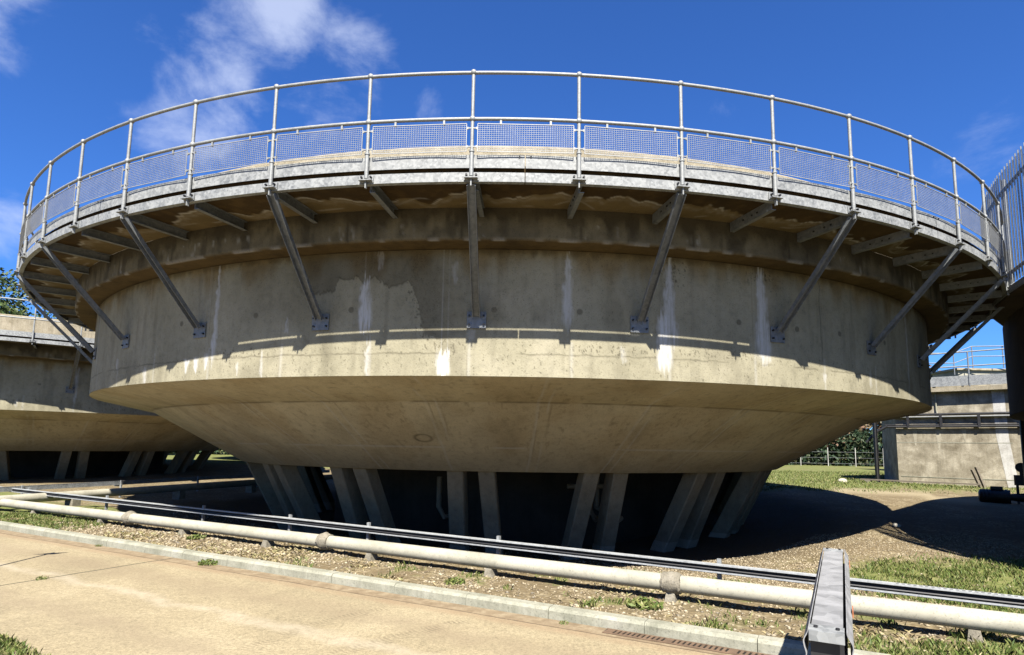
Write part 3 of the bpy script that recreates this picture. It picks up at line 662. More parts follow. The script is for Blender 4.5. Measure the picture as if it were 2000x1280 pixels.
# slotted drain between road and kerb
dr = thing('drain_channel', 'rusty slotted drain channel along the foot of the kerb', 'drain', (0, 0, 0))
mb = MB(); mb.prism([P2(-1.9, 5.245, .002), P2(-1.9, 5.245, .008), P2(-1.9, 5.262, .010), P2(-1.9, 5.262, .002)], P2(9, 0)); mb.prism([P2(-1.9, 5.365, .002), P2(-1.9, 5.365, .010), P2(-1.9, 5.382, .008), P2(-1.9, 5.382, .002)], P2(9, 0)); mb.build('frame', GRATE, dr)
mb = MB(); mb.prism([P2(-1.9, 5.263, .0035), P2(-1.9, 5.364, .0035), P2(-1.9, 5.364, .003), P2(-1.9, 5.263, .003)], P2(9, 0)); mb.build('slot_void', BLACK, dr)
mb = MB(); s = -1.89
while s < 7:
    wd = .022 if int((s + 1.89) / .042) % 12 else .07
    mb.prism([P2(s, 5.262, .004), P2(s + wd, 5.262, .004), P2(s + wd + .01, 5.365, .004), P2(s + .01, 5.365, .004)], (0, 0, .006)); s += wd + .02
mb.build('grate_bars', GRATE, dr)
# ------------------------------------------------------------------ white pipe along the verge
QP, ZP = 6.50, .226
pp = thing('long_white_pipe', 'long cream pipe running low along the verge behind the kerb', 'pipe', (0, 0, 0))
MB().tube([P2(-40 + i, QP, ZP) for i in range(54)], .085, 24).build('pipe_run', PIPEC, pp, True)
for s in (-11.15, -6.45, -1.6, 5.2, -16):
    mb = MB(); pts = []; rads = []
    for k in range(9): pts.append(P2(s - .10 + .025 * k, QP, ZP)); rads.append(.088 + .026 * math.sin(math.pi * (k + .35) / 8.7) + random.uniform(-.005, .008))
    mb.tube(pts, rads, 22)
    mb.v = [tuple(Vector(v) + Vector((random.uniform(-1, 1), random.uniform(-1, 1), random.uniform(-1, 1))) * .0065) for v in mb.v]
    mb.build('joint_collar', MORT, pp, True)
s = -13.0
for s in (-20, -17, -14.4, -12, -9.6, -7.6, -5.6, -3.75, -1.6, .9, 3.2, 5.5):
    c = P2(s, QP, 0); mb = MB(); u = Vector((.879, -.476, 0)); n_ = Vector((.476, .879, 0)); Z = Vector((0, 0, 1))
    for z0, z1, w0, w1 in ((-.02, .045, .13, .11), (.04, .15, .06, .04)):
        b4 = [c + u * a * w0 + n_ * b * (w0 + .03) + Z * z0 for a, b in ((-1, -1), (1, -1), (1, 1), (-1, 1))]; t4 = [c + u * a * w1 + n_ * b * (w1 + .02) + Z * z1 for a, b in ((-1, -1), (1, -1), (1, 1), (-1, 1))]
        mb.add(b4 + t4, [(3, 2, 1, 0), (4, 5, 6, 7), (0, 1, 5, 4), (1, 2, 6, 5), (2, 3, 7, 6), (3, 0, 4, 7)])
    mb.build('support_block', MORT, pp)
# ------------------------------------------------------------------ cable trays
def tray(name, label, O, u, n_, s0, s1, zt, wd, dp, posts, group=None, cables=True):
    t = thing(name, label, 'cable tray', (0, 0, 0)); Z = Vector((0, 0, 1))
    def pr(nm, m, poly, a=s0, b=s1): MB().prism([O + u * a + n_ * q + Z * z for q, z in poly], u * (b - a)).build(nm, m, t)
    w2 = wd / 2
    pr('tray_base', GALV, [(-w2, zt - dp), (w2, zt - dp), (w2, zt - dp + .004), (-w2, zt - dp + .004)])
    for sg in (-1, 1):
        a, b = sorted((sg * w2, sg * (w2 + .004))); pr('side_flange', GALV, [(a, zt - dp - .001), (b, zt - dp - .001), (b, zt), (a, zt)])
        a, b = sorted((sg * (w2 + .006), sg * (w2 - .022))); pr('lip', GALV, [(a, zt + .0005), (b, zt + .0005), (b, zt + .004), (a, zt + .004)])
        mb = MB(); s = s0 + .1
        while s < s1:
            mb.box(O + u * s + n_ * sg * (w2 - .012) + Z * (zt + .0052), (.022, .008, .002), (u, n_, Z)); s += .055
            if s - s0 > 45: break
        mb.build('slots', BLACK, t)
    if cables:
        for k in range(4):
            q = -w2 + .03 + k * (wd - .06) / 3
            MB().tube([O + u * (s0 + (s1 - s0) * i / 60) + n_ * (q + .006 * math.sin(i * 1.7 + k)) + Z * (zt - dp + .022 + .004 * math.sin(i * 2.3 + k * 2)) for i in range(61)], .014, 6).build('cable', CABLE, t, True)
    for s in posts:
        c = O + u * s; mb = MB(); mb.box(c + n_ * (w2 + .03) + Z * (zt / 2), (.045, .04, zt + .06), (u, n_, Z)); mb.box(c + Z * (zt - dp - .022), (.041, wd + .10, .04), (u, n_, Z)); mb.build('support_post', GALV, t)
    return t
U1 = Vector((.879, -.476, 0)); N1 = Vector((.476, .879, 0))
ct = thing('cable_tray', 'long steel cable tray set on edge with black cables inside, running behind the cream pipe', 'cable tray', (0, 0, 0))
CT0, CT1, QT, ZT, HT = -95, 14, 6.86, .392, .086
def trayp(nm, m, poly): return MB().prism([P2(CT0, q, z) for q, z in poly], P2(CT1 - CT0, 0)).build(nm, m, ct)
trayp('tray_web', GALD, [(QT, ZT - HT), (QT + .004, ZT - HT), (QT + .004, ZT), (QT, ZT)])
for z, nm in ((ZT, 'top_flange'), (ZT - HT - .004, 'bottom_flange')):
    fl_ = trayp(nm, GALT, [(QT - .055, z), (QT + .006, z), (QT + .006, z + .004), (QT - .055, z + .004)])
    MB().prism([P2(CT0, QT - .058, z - (.012 if z == ZT else -.004)), P2(CT0, QT - .0552, z - (.012 if z == ZT else -.004)), P2(CT0, QT - .0552, z + (.004 if z == ZT else .020)), P2(CT0, QT - .058, z + (.004 if z == ZT else .020))], P2(CT1 - CT0, 0)).build('lip', GALT, fl_)
    mb = MB(); s_ = .4
    while s_ < 9: mb.box(P2(s_, QT - .040, z + .0052), (.024, .012, .002), (U1_ := Vector((.879, -.476, 0)), Vector((.476, .879, 0)), Vector((0, 0, 1)))); s_ += .045
    mb.build('slots', BLACK, fl_)
for k in range(4):
    MB().tube([P2(CT0 + 1.8 * i, QT - .018 - .018 * (k % 2) + .004 * math.sin(i * 1.7 + k), ZT - HT + .014 + .018 * k + .003 * math.sin(i * 2.3 + k * 2)) for i in range(60)], .010, 6).build('cable', CABLE, ct, True)
for s_ in (-17, -13.5, -10.2, -7.9, -6.2, -3.95, -1.2, 1.45, 3.6, 5.9):
    MB().box(P2(s_, QT + .026, (ZT + .05) / 2), (.042, .04, ZT + .05), (Vector((.879, -.476, 0)), Vector((.476, .879, 0)), Vector((0, 0, 1)))).build('support_post', GALV, ct)
U1 = Vector((.879, -.476, 0)); N1 = Vector((.476, .879, 0))
ct.rotation_euler = (0, 0, -.035); _pv = P2(0, 6.86); ct.location = _pv - Matrix.Rotation(-.035, 3, 'Z') @ _pv
# branch that turns away under the middle tank
UB = Vector((.33, .944, 0)); NB = Vector((.944, -.33, 0)); OB = Vector((-11.3, 14.0, 0))
bp = thing('branch_pipe', 'shorter cream pipe branching off behind the cable tray into the shade on the left', 'pipe', (0, 0, 0))
OBp = Vector((-10.75, 13.6, 0))
MB().tube([OBp + UB * s + Vector((0, 0, .27)) for s in (-.6, 2, 5, 9, 14)], .10, 18).build('pipe_run', PIPEC, bp, True)
for s in (1.2, 4.2, 7): MB().box(OBp + UB * s + Vector((0, 0, .07)), (.2, .26, .24), (UB, NB, Vector((0, 0, 1)))).build('support_block', MORT, bp)
tray('branch_cable_tray', 'short cable tray branching away beside the branch pipe into the shade', Vector((-12.2, 14.6, 0)), UB, NB, 0, 13, .42, .16, .10, [.6, 3.2, 5.9, 8.6], cables=False)

# ------------------------------------------------------------------ short steel barrier at the road edge
ba = thing('steel_barrier', 'short waist-high galvanised steel barrier standing on the road at lower right', 'barrier', (1.30, 2.57, 0), 0)
Bd = Vector((1.10, 2.03, 0)); BL_ = Bd.length; bu = Bd.normalized(); bn = Vector((bu.y, -bu.x, 0)); Z = Vector((0, 0, 1)); HB = .872
def bpt(a, b, z): return bu * a + bn * b + Z * z
mb = MB()
mb.box(bpt(BL_ / 2, -.005, HB), (BL_ - .0, .118, .006), (bu, bn, Z)); mb.build('top_plate', GALB, ba)
for e, sg in ((.012, 1), (BL_ - .012, -1)):
    mb = MB(); mb.box(bpt(e, -.005, HB + .006), (.10, .128, .005), (bu, bn, Z)); mb.box(bpt(e - sg * .052, -.005, HB - .012), (.004, .128, .04), (bu, bn, Z)); ep = mb.build('end_plate', GALV, ba)
    mb = MB(); 
    for b in (-.045, .035): mb.tube([bpt(e, b, HB + .007), bpt(e, b, HB + .017)], .008, 6)
    mb.build('bolt', DSTEEL, ep)
def wbeam(side, name):
    b0 = (side * .067 if side < 0 else .075) - .005; prof = []
    for k in range(25):
        t = k / 24; z = HB + .012 - .11 * t; d = .010 * math.sin(t * 2 * math.pi - math.pi / 2) + .006 + .012 * max(0, t - .6) / .4; prof.append((b0 + side * d, z))
    mb = MB(); n = len(prof)
    for L0 in (0, 1):
        for b, z in prof: mb.v.append(tuple(bpt(L0 * BL_ + (-.03 if L0 == 0 else .02), b, z)))
        for b, z in prof: mb.v.append(tuple(bpt(L0 * BL_ + (-.03 if L0 == 0 else .02), b + .004 * side, z)))
    o = 2 * n
    for k in range(n - 1):
        mb.f += [(k, k + 1, o + k + 1, o + k), (n + k, o + n + k, o + n + k + 1, n + k + 1)]
        mb.f += [(k, n + k, n + k + 1, k + 1), (o + k, o + k + 1, o + n + k + 1, o + n + k)]
    mb.f += [(0, o, o + n, n), (n - 1, 2 * n - 1, o + 2 * n - 1, o + n - 1)]
    return mb.build(name, GALB, ba, True)
wbeam(-1, 'side_beam'); r_ = wbeam(1, 'side_beam')
MB().box(bpt(BL_ / 2, 0, HB - .085), (BL_ - .04, .135, .004), (bu, bn, Z)).build('dark_gap_plate', DSTEEL, ba)  # dark plate added below the top so the side gap reads as shaded
for a in (.55, 1.95):
    MB().box(bpt(a, .094, HB - .03), (.09, .004, .035), (bu, bn, Z)).build('reflector', ORANGE, r_)
for a in (.06, BL_ - .1):
    mb = MB()
    mb.box(bpt(a, -.005, HB / 2 - .015), (.006, .096, HB - .04), (bu, bn, Z))
    for b in (-.053, .043): mb.box(bpt(a, b, HB / 2 - .015), (.09, .006, HB - .04), (bu, bn, Z))
    mb.box(bpt(a, -.005, .006), (.2, .2, .012), (bu, bn, Z)); mb.box(bpt(a, -.005, HB - .055), (.13, .122, .09), (bu, bn, Z)); mb.build('post', DSTEEL, ba)
# sign post standing off the left side of the frame, its shadow falls on the road
tip = Vector((-6.32, 8.89, 0)); hs_ = 1.95; base = tip - Vector((sdir.x, sdir.y, 0)) / -sdir.z * hs_
sp = thing('sign_post', 'thin steel post carrying an arrow shaped panel at the left road edge', 'sign', (base.x - .1, base.y, 0))
MB().tube([(0, 0, 0), (0, 0, hs_ - .05)], .018, 10).build('post', GALR, sp, True)
MB().prism([(-.17, 0, hs_ - .25), (.08, 0, hs_ - .21), (.19, 0, hs_ + .01), (-.02, 0, hs_ - .1)], (0, .006, 0)).build('panel', WHITE, sp)

# ------------------------------------------------------------------ background on the right
PLn = Vector((17.2, 27.2, 0)); FD = Vector((2.7, -2.6, 0)).normalized(); LD = Vector((.38, .93, 0)).normalized()
bx = thing('concrete_tower_tank', 'angular pale concrete tank with white vertical stripe, in the gap at the right', 'tank', PLn)
poly = [Vector((0, 0, -.4)), FD * 7 + Vector((0, 0, -.4)), FD * 7 + Vector((5, 6, -.4)), LD * 3.4 + Vector((5, 3, -.4)), LD * 3.4 + Vector((0, 0, -.4))]
MB().prism(list(poly), (0, 0, 5.0)).build('wall', BOXC, bx)
cen = sum(poly, Vector()) / 5
OH = .42
def infl(p, k): d = p - cen; d.z = 0; return p + d.normalized() * k
MB().prism([infl(p, OH) + Vector((0, 0, 4.57)) for p in poly], (0, 0, .17)).build('coping', COPE, bx)
fn_ = Vector((-FD.y, FD.x, 0)); fn_ = fn_ if fn_.y < 0 else -fn_
ax3 = (FD, fn_, Z)
MB().prism([FD * 3.45 + fn_ * .006 + Z * 4.4, FD * 3.85 + fn_ * .006 + Z * 4.4, FD * 3.9 + fn_ * .006 + Z * 2.2, FD * 4.1 + fn_ * .006 + Z * .3, FD * 3.75 + fn_ * .006 + Z * .25, FD * 3.5 + fn_ * .006 + Z * 2.3], fn_ * -.004).build('white_stripe', LIME, bx)
for a0_, w0_, h0_ in ((.7, .10, .8), (1.55, .12, 1.0), (2.45, .08, .6)):
    MB().prism([FD * (a0_ - w0_) + fn_ * .005 + Z * 2.66, FD * (a0_ + w0_) + fn_ * .005 + Z * 2.66, FD * (a0_ + .03) + fn_ * .005 + Z * (2.66 - h0_), FD * (a0_ - .02) + fn_ * .005 + Z * (2.66 - h0_ * .9)], fn_ * -.003).build('lime_run', BOXL, bx)
MB().box(FD * 3.05 + fn_ * .05 + Z * 4.0, (.05, .05, 1.1), ax3)
mb = MB(); mb.tube([FD * 1.55 + fn_ * .05 + Z * 4.55, FD * 1.55 + fn_ * .05 + Z * 3.4, FD * 1.6 + fn_ * .05 + Z * 2.9], .03, 8); mb.build('drip_pipe', KERBM, bx)
mb = MB(); mb.box(FD * 2 + fn_ * .003 + Z * 2.02, (4, .008, .03), ax3); mb.box(FD * 2.6 + fn_ * .003 + Z * .55, (5, .02, .03), ax3); mb.build('shutter_line', KERBM, bx)
# walkway rail on that tank
bl = thing('tower_guard_rail', 'thin guard rail with a pale toe board on top of the angular tank', 'guard rail', PLn)
P0 = infl(poly[0], .35); P1_ = infl(poly[1], .35)
for z in (6.2, 5.6): MB().tube([P0 + Z * z, P1_ + Z * z], .028, 8).build('rail', GALR, bl, True)
MB().box((P0 + P1_) / 2 + Z * 5.0, ((P1_ - P0).length, .02, .42), ax3).build('toe_board', GALV, bl)
for k in range(6): p_ = P0 + (P1_ - P0) * (k / 5); MB().tube([p_ + Z * 4.75, p_ + Z * 6.2], .03, 8).build('post', GALD, bl, True)
# further tank rail behind it
fr = thing('far_guard_rail', 'distant stepped guard rail seen against the sky above the angular tank', 'guard rail', PLn + Vector((6, 9, .8)))
pts = [(0, 0, 0), (3.2, -.3, 0), (4.4, -.2, .45), (8, -1, .45)]
for z in (6.7, 6.1): MB().tube([Vector(p) + Z * z for p in pts], .03, 6).build('rail', GALD, fr, True)
for p in ((.3, 0, 0), (1.6, -.1, 0), (3.2, -.3, 0), (4.4, -.2, .45), (6, -.5, .45)): MB().tube([Vector(p) + Z * 5.4, Vector(p) + Z * 6.7], .03, 6).build('post', GALD, fr, True)
ft = thing('far_concrete_tank', 'pale far tank parapet just showing above the angular tank', 'tank', PLn + Vector((2, 9.5, 0)))
MB().box((12.5, 3, 3.2), (9, 6, 6.8)).build('wall', PIPEC, ft); MB().box((12.5, 3, 6.66), (9.3, 6.3, .12)).build('coping', COPE, ft)
# pipes along the wall
wp = thing('wall_pipes', 'two dark pipes with brackets running along the face of the angular tank', 'pipe', PLn)
for z, r_2, m_ in ((3.22, .055, DSTEEL), (3.12, .04, GALR), (2.78, .03, DSTEEL), (2.70, .05, DSTEEL)):
    MB().tube([FD * -.4 + fn_ * .12 + Z * z, FD * 7 + fn_ * .12 + Z * z], r_2, 10).build('pipe_run', m_, wp, True)
for a in (.5, 1.7, 3.0, 4.4): MB().box(FD * a + fn_ * .13 + Z * 2.93, (.09, .09, .56), ax3).build('bracket', DSTEEL, wp)
mb = MB(); mb.tube([FD * -.3 + fn_ * .12 + Z * 2.74, FD * -.7 + fn_ * .15 + Z * 2.5, FD * -1.15 + fn_ * .2 + Z * 2.0], .06, 10); mb.build('elbow', DSTEEL, wp, True)
scn = thing('steel_column', 'dark steel column standing just left of the angular tank', 'column', (16.35, 27.35, .1))
mb = MB(); mb.box((0, 0, 1.5), (.10, .012, 3.2)); mb.box((-.055, 0, 1.5), (.012, .14, 3.2)); mb.box((.055, 0, 1.5), (.012, .14, 3.2)); mb.build('shaft', DSTEEL, scn)
MB().box((0, 0, .02), (.4, .4, .04)).build('foot_plate', DSTEEL, scn); MB().box((-.2, 0, 3.15), (.9, .2, .12)).build('head_beam', DSTEEL, scn)
# pump set beside the right tank
pu = thing('pump_set', 'black motor and pump set with a round valve flange in silhouette at the right edge', 'pump', (14.88, 19.0, -.05), rad(-38))
MB().tube([(-.36, 0, .34), (-.33, 0, .34), (-.30, 0, .34), (.42, 0, .34)], [.12, .19, .215, .215], 20).build('motor', BLACK, pu, True)
mb = MB()
for k in range(7): mb.tube([(-.24 + .09 * k, 0, .34), (-.215 + .09 * k, 0, .34)], .232, 20)
mb.build('cooling_fins', BLACK, pu)
MB().box((.10, 0, .60), (.30, .22, .09)).build('terminal_box', BLACK, pu)
pb = MB().box((.74, 0, .86), (.42, .34, .30), bev=.04).build('valve_block', BLACK, pu)
MB().tube([(.72, -.05, 1.24), (.72, .05, 1.24)], .145, 20).build('valve_flange', BLACK, pu, True); MB().tube([(.72, 0, .98), (.72, 0, 1.22)], .05, 10).build('valve_stem', BLACK, pu, True)
for a in (.60, .92): MB().box((a, 0, .40), (.07, .10, .72)).build('leg', BLACK, pu)
MB().tube([(.42, 0, .34), (.95, 0, .34), (1.25, 0, .34)], [.10, .16, .16], 16).build('pump_body', BLACK, pu, True)
MB().box((.4, 0, .06), (1.7, .5, .06)).build('base_frame', BLACK, pu)
cl = thing('pipe_column', 'black vertical pipe cluster against the right edge under the dark tank', 'pipe', (13.2, 15.62, -.3))
for a, b in ((0, 0), (.26, .02), (.5, -.05)): MB().tube([(a, b, 0), (a, b, 3.2)], .115, 14).build('riser_pipe', BLACK, cl, True)
tb = thing('timber_props', 'two old broken timber props leaning in front of the angular tank', 'timber', (18.75, 24.35, .0))
for a, b in (((-.05, 0, 0), (-.35, .12, .95)), ((.06, -.05, 0), (-.16, .15, 1.05))):
    A_, B_ = Vector(a), Vector(b); d_ = (B_ - A_); MB().box((A_ + B_) / 2, (d_.length, .07, .1), (d_.normalized(), d_.normalized().cross(Vector((0, 1, 0))).normalized(), d_.normalized().cross(d_.normalized().cross(Vector((0, 1, 0))).normalized()))).build('prop', WOOD, tb)
sc2 = thing('scaffold_plank', 'pale plank lying on the ground in front of the angular tank', 'plank', (17.0, 25.7, .26), rad(-44))
MB().box((0, 0, .12), (4.2, .25, .05)).build('board', WOOD, sc2); MB().box((-1.8, 0, .04), (.2, .35, .11)).build('block', MORT, sc2)
for k, (x, y, r, lb) in enumerate(((14.6, 27.0, .17, 'pale boulder on the grass left of the steel column'), (8.7, 13.95, .08, 'pale stone where the two tank shadows meet'))):
    mb = MB().ball((0, 0, r * .3), r, 9, 6, (1.2, .9, .6)); mb.v = [tuple(Vector(v) * random.uniform(.85, 1.12)) for v in mb.v]
    o = mb.build('boulder', STONE); o.location = (x, y, float(hgt(np.array(x), np.array(y)))); tag(o, lb, 'rock')
# far fence posts
FDIR = Vector((2.31, -.25, 0)).normalized(); FO = Vector((28.21, 54.4, .2))
ff = thing('post_and_wire_fence', 'low post and wire fence in front of the far hedge', 'fence', FO)
for k in range(-3, 6): MB().box(FDIR * 2.32 * k + Z * .85, (.05, .05, 1.7)).build('post', LIME, ff)
for z in (.3, .8, 1.3): MB().tube([FDIR * -7 + Z * z, FDIR * 12 + Z * z], .008, 5).build('wire', GALD, ff)

# ------------------------------------------------------------------ vegetation
def quads(name, C, size, m, parent=None, flat=.0, aspect=.6, seed=1):
    """many small leaf faces at points C"""
    n = len(C); r = np.random.default_rng(seed); a = r.normal(size=(n, 3)); a /= np.linalg.norm(a, axis=1)[:, None]
    b = r.normal(size=(n, 3)); b -= a * (a * b).sum(1)[:, None]; b /= np.linalg.norm(b, axis=1)[:, None]
    s = (size * r.uniform(.6, 1.3, n))[:, None]
    V = np.stack([C - a * s, C + b * s * aspect, C + a * s, C - b * s * aspect], 1).reshape(-1, 3)
    return link(name, mesh_np(name, V, np.arange(4 * n).reshape(-1, 4)), m, parent)
def crown(cx, cy, cz, R, n, seed, zs=.9, lobes=26):
    r = np.random.default_rng(seed); d = r.normal(size=(lobes, 3)); d /= np.linalg.norm(d, axis=1)[:, None]; lc = d * r.uniform(.35, .95, (lobes, 1)) * R; lc[:, 2] *= zs
    lr = r.uniform(.22, .42, lobes) * R; k = r.integers(0, lobes, n); u = r.normal(size=(n, 3)); u /= np.linalg.norm(u, axis=1)[:, None]
    p = lc[k] + u * (lr[k] * r.uniform(.55, 1.08, n))[:, None]; return p + np.array([cx, cy, cz]), lc + np.array([cx, cy, cz])
def tree(loc, h, R, n, label, seed, leaf=LEAF, size=.16, group=None):
    t = thing('broadleaf_tree', label, 'tree', loc, 0, group); C, lc = crown(0, 0, h - R * .85, R, n, seed)
    quads('crown', C, size, leaf, t, seed=seed); mb = MB(); mb.tube([(0, 0, -.3), (.1, 0, h * .3), (0, .1, h * .6), (.1, 0, h * .85)], [.32, .25, .16, .06], 10)
    for c in lc[:12]: mb.tube([(0, .05, h * .35 + .02 * abs(c[0])), tuple(Vector((0, 0, h * .45)).lerp(Vector(c), .5)), tuple(c)], [.10, .06, .02], 6)
    mb.build('trunk', BARK, t, True); return t
tree((-43.5, 47, 0), 15.2, 6.0, 26000, 'leafy green tree behind the left tank, its crown just right of the frame edge', 3, group='trees behind the left tank')
tree((-53, 50, 0), 19.5, 7.0, 20000, 'taller leafy tree at the left frame edge behind the left tank', 4, group='trees behind the left tank')
tree((-34, 50, 0), 11.5, 5.0, 16000, 'lower leafy tree showing between the braces left of the middle tank', 8, group='trees behind the left tank')
r = np.random.default_rng(5); n = 46000
al = r.uniform(-26, 34, n); C = np.stack([28.2 + FDIR.x * al, 57.2 + FDIR.y * al + r.normal(0, .9, n), np.zeros(n)], -1)
top_ = 2.7 + 1.0 * fbm(al * .35, al * 0, 3, 91); C[:, 2] = .2 + top_ * r.uniform(0, 1, n) ** .8
tag(quads('hedge', C, .16, HEDG, None, seed=6), 'dense dark green hedge along the far side of the field', 'hedge')
al = r.uniform(-62, 8, n); C = np.stack([al, 66 + .12 * al + r.normal(0, 1.2, n), .2 + (3.6 + 1.6 * fbm(al * .3, al * 0, 3, 92)) * r.uniform(0, 1, n) ** .8], -1)
tag(quads('hedge', C, .2, HEDG, None, seed=16), 'tall dark hedge behind the left and middle tanks', 'hedge')
for k, (x, lb) in enumerate(((20, 'brown bushy tree above the hedge, leftmost of three'), (31, 'brown bushy tree above the hedge, middle of three'), (42, 'brown bushy tree above the hedge, rightmost of three'))):
    tree((x, 63 - k, 0), 8.5, 5.6, 9000, lb, 20 + k, TWIG, .22, 'brown trees behind the far hedge')
# grass blades, gravel, weeds
def blades(name, X, Y, h, m, seed, lean=.5, wd=.006):
    n = len(X); r = np.random.default_rng(seed); z = hgt(X, Y) if name != 'road_grass' else np.zeros(n)
    a = r.uniform(0, 2 * math.pi, n); hh = h * r.uniform(.4, 1.2, n); b = r.uniform(0, 2 * math.pi, n); w_ = wd * r.uniform(.7, 1.5, n)
    dx, dy = np.cos(a) * w_, np.sin(a) * w_; lx, ly = np.cos(b) * hh * lean, np.sin(b) * hh * lean
    V = np.stack([np.stack([X - dx, Y - dy, z - .01], -1), np.stack([X + dx, Y + dy, z - .01], -1), np.stack([X + lx * .5 + dx * .7, Y + ly * .5 + dy * .7, z + hh * .65], -1), np.stack([X + lx * 1.3, Y + ly * 1.3, z + hh], -1)], 1).reshape(-1, 3)
    o = link(name, mesh_np(name, V, np.arange(4 * n).reshape(-1, 4)), m); return o
r = np.random.default_rng(9); n = 420000
S0 = r.uniform(-15, 8.5, n); Q0 = 5.56 + r.uniform(0, 1, n) ** 1.3 * 7.5; X0 = .879 * S0 + .476 * Q0; Y0 = -.476 * S0 + .879 * Q0
gm = grassmask(X0, Y0); keep = (r.uniform(0, 1, n) < gm * .9 * sstep(.28, .62, fbm(X0 * 5, Y0 * 5, 3, 144))) & (np.hypot(X0, Y0 - 18.1) > 10)
tag(blades('verge_grass', X0[keep], Y0[keep], .055, GRASS, 2), kind='stuff')
n = 60000; X0 = r.uniform(4, 30, n); Y0 = r.uniform(19, 40, n); gm = grassmask(X0, Y0); keep = (r.uniform(0, 1, n) < gm) & (np.hypot(X0, Y0 - 18.1) > 8)
tag(blades('field_grass', X0[keep], Y0[keep], .07, GRASS, 3, .5, .012), kind='stuff')
n = 5000; X0 = r.normal(-4.15, .32, n); Y0 = r.normal(4.75, .20, n); k = (.55 * (X0 + 3.5) + .84 * (Y0 - 4.78)) < 0
tag(blades('road_grass', X0[k], Y0[k], .05, GRASS, 4), kind='stuff')
# pebbles: low octahedral stones
def stones(name, X, Y, size, seed, m):
    n = len(X); r = np.random.default_rng(seed); z = hgt(X, Y); s = size * r.uniform(.4, 1.3, n) ** 1.4
    ico = np.array([(0, 0, 1), (.85, 0, .25), (.3, .8, .3), (-.7, .5, .2), (-.65, -.55, .3), (.3, -.8, .2), (0, 0, -.6)]); F = np.array([(0, 1, 2), (0, 2, 3), (0, 3, 4), (0, 4, 5), (0, 5, 1), (6, 2, 1), (6, 3, 2), (6, 4, 3), (6, 5, 4), (6, 1, 5)])
    V = ico[None] * (1 + r.uniform(-.28, .28, (n, 7, 3))); V[:, :, 0] *= r.uniform(.8, 1.5, (n, 1)); V[:, :, 2] *= r.uniform(.4, .8, (n, 1))
    a = r.uniform(0, 6.28, n)[:, None]; x = V[:, :, 0] * np.cos(a) - V[:, :, 1] * np.sin(a); y = V[:, :, 0] * np.sin(a) + V[:, :, 1] * np.cos(a)
    P_ = np.stack([x * s[:, None] + X[:, None], y * s[:, None] + Y[:, None], V[:, :, 2] * s[:, None] + z[:, None]], -1).reshape(-1, 3)
    FF = (F[None] + 7 * np.arange(n)[:, None, None]).reshape(-1, 3); return link(name, mesh_np(name, P_, FF), m)
n = 26000; S0 = r.uniform(-15, 6, n); Q0 = 5.57 + r.uniform(0, 1, n) ** 1.2 * 1.9; X0 = .879 * S0 + .476 * Q0; Y0 = -.476 * S0 + .879 * Q0
keep = r.uniform(0, 1, n) < sstep(.42, .62, fbm(X0 * 1.3, Y0 * 1.3, 3, 133))
tag(blades('dry_litter', X0[keep], Y0[keep], .032, STRAW, 5, 1.6, .006), kind='stuff')
n = 42000; S0 = r.uniform(-15, 8.5, n); Q0 = 5.57 + r.uniform(0, 1, n) ** 1.15 * 5.6; X0 = .879 * S0 + .476 * Q0; Y0 = -.476 * S0 + .879 * Q0
gm = grassmask(X0, Y0); cl_ = fbm(X0 * 1.7, Y0 * 1.7, 3, 99); keep = (r.uniform(0, 1, n) > gm * .75) & (r.uniform(0, 1, n) < sstep(.25, .6, cl_) + .25)
tag(stones('gravel', X0[keep], Y0[keep], .019, 12, PEB), kind='stuff')
n = 1800; S0 = r.uniform(-13, -6, n); Q0 = 5.6 + r.uniform(0, 1, n) * 1.2; X0 = .879 * S0 + .476 * Q0; Y0 = -.476 * S0 + .879 * Q0
tag(stones('loose_stones', X0, Y0, .028, 13, PEB), kind='stuff')
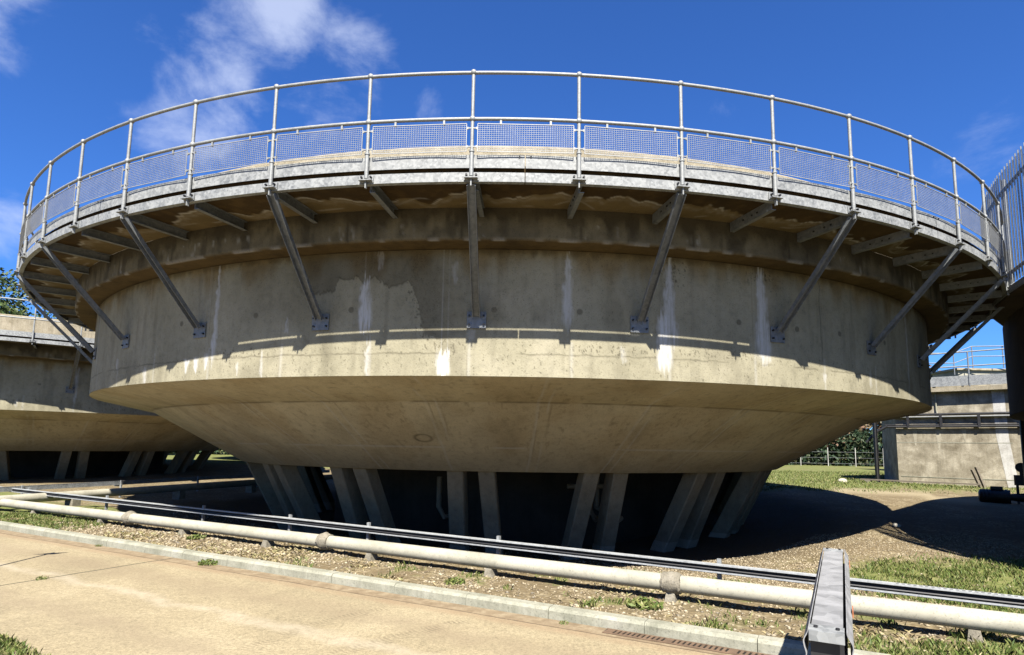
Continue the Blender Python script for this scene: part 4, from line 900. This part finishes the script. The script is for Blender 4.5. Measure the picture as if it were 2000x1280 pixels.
n = 30000; X0 = r.uniform(1.0, 9.5, n); Y0 = r.uniform(8.0, 13.0, n); gm = grassmask(X0, Y0); keep = (r.uniform(0, 1, n) > gm) & (.476 * X0 + .879 * Y0 > 8.5) & (np.hypot(X0, Y0 - 18.1) > 8.2)
tag(stones('bank_gravel', X0[keep], Y0[keep], .015, 14, PEB), kind='stuff')
def weed(x, y, R_, n, label, seed, z=None):
    r = np.random.default_rng(seed); a = r.uniform(0, 6.28, n); d = R_ * r.uniform(0, 1, n) ** .7
    C = np.stack([np.cos(a) * d, np.sin(a) * d, R_ * .55 * r.uniform(.1, 1, n) * (1 - .5 * d / R_)], -1)
    o = quads('weed', C, R_ * .2, GRASS, None, aspect=.35, seed=seed); o.location = (x, y, z if z is not None else float(hgt(np.array(x), np.array(y)))); tag(o, label, 'weed', 'weeds along the kerb'); return o
p = P2(-8.13, 4.05); weed(-4.98 - .35, 6.95 + .25, .07, 90, 'small weed in the road joint at far left', 1, 0)
p = P2(-7.35, 5.36); weed(p.x, p.y, .13, 260, 'weed clump growing against the kerb face on the left', 2, 0)
p = P2(-2.3, 5.33); weed(p.x, p.y, .05, 90, 'tiny weed in the gutter left of the rusty drain', 3, 0)
p = P2(-9.9, 5.34); weed(p.x, p.y, .06, 70, 'tiny weed against the kerb face at far left', 4, 0)
p = P2(-1.75, 6.02); weed(p.x, p.y, .17, 420, 'bushy weed on the gravel between kerb and cream pipe', 5)
p = P2(-3.9, 5.95); weed(p.x, p.y, .12, 240, 'weed on the gravel near the middle pipe support', 6)
p = P2(-9.0, 6.3); weed(p.x, p.y, .14, 260, 'weed beside the cream pipe at the left', 7)

# ------------------------------------------------------------------ albedo calibration: one factor over every surface
ALB = 0.545
for m in bpy.data.materials:
    t = m.node_tree; b = t.nodes['Principled BSDF']; s_ = b.inputs['Base Color']
    src = s_.links[0].from_socket; mm = t.nodes.new('ShaderNodeMix'); mm.data_type = 'RGBA'; mm.blend_type = 'MULTIPLY'; mm.inputs[0].default_value = 1
    mm.inputs[7].default_value = (ALB, ALB, ALB, 1); t.links.new(src, mm.inputs[6]); t.links.new(mm.outputs[2], s_)
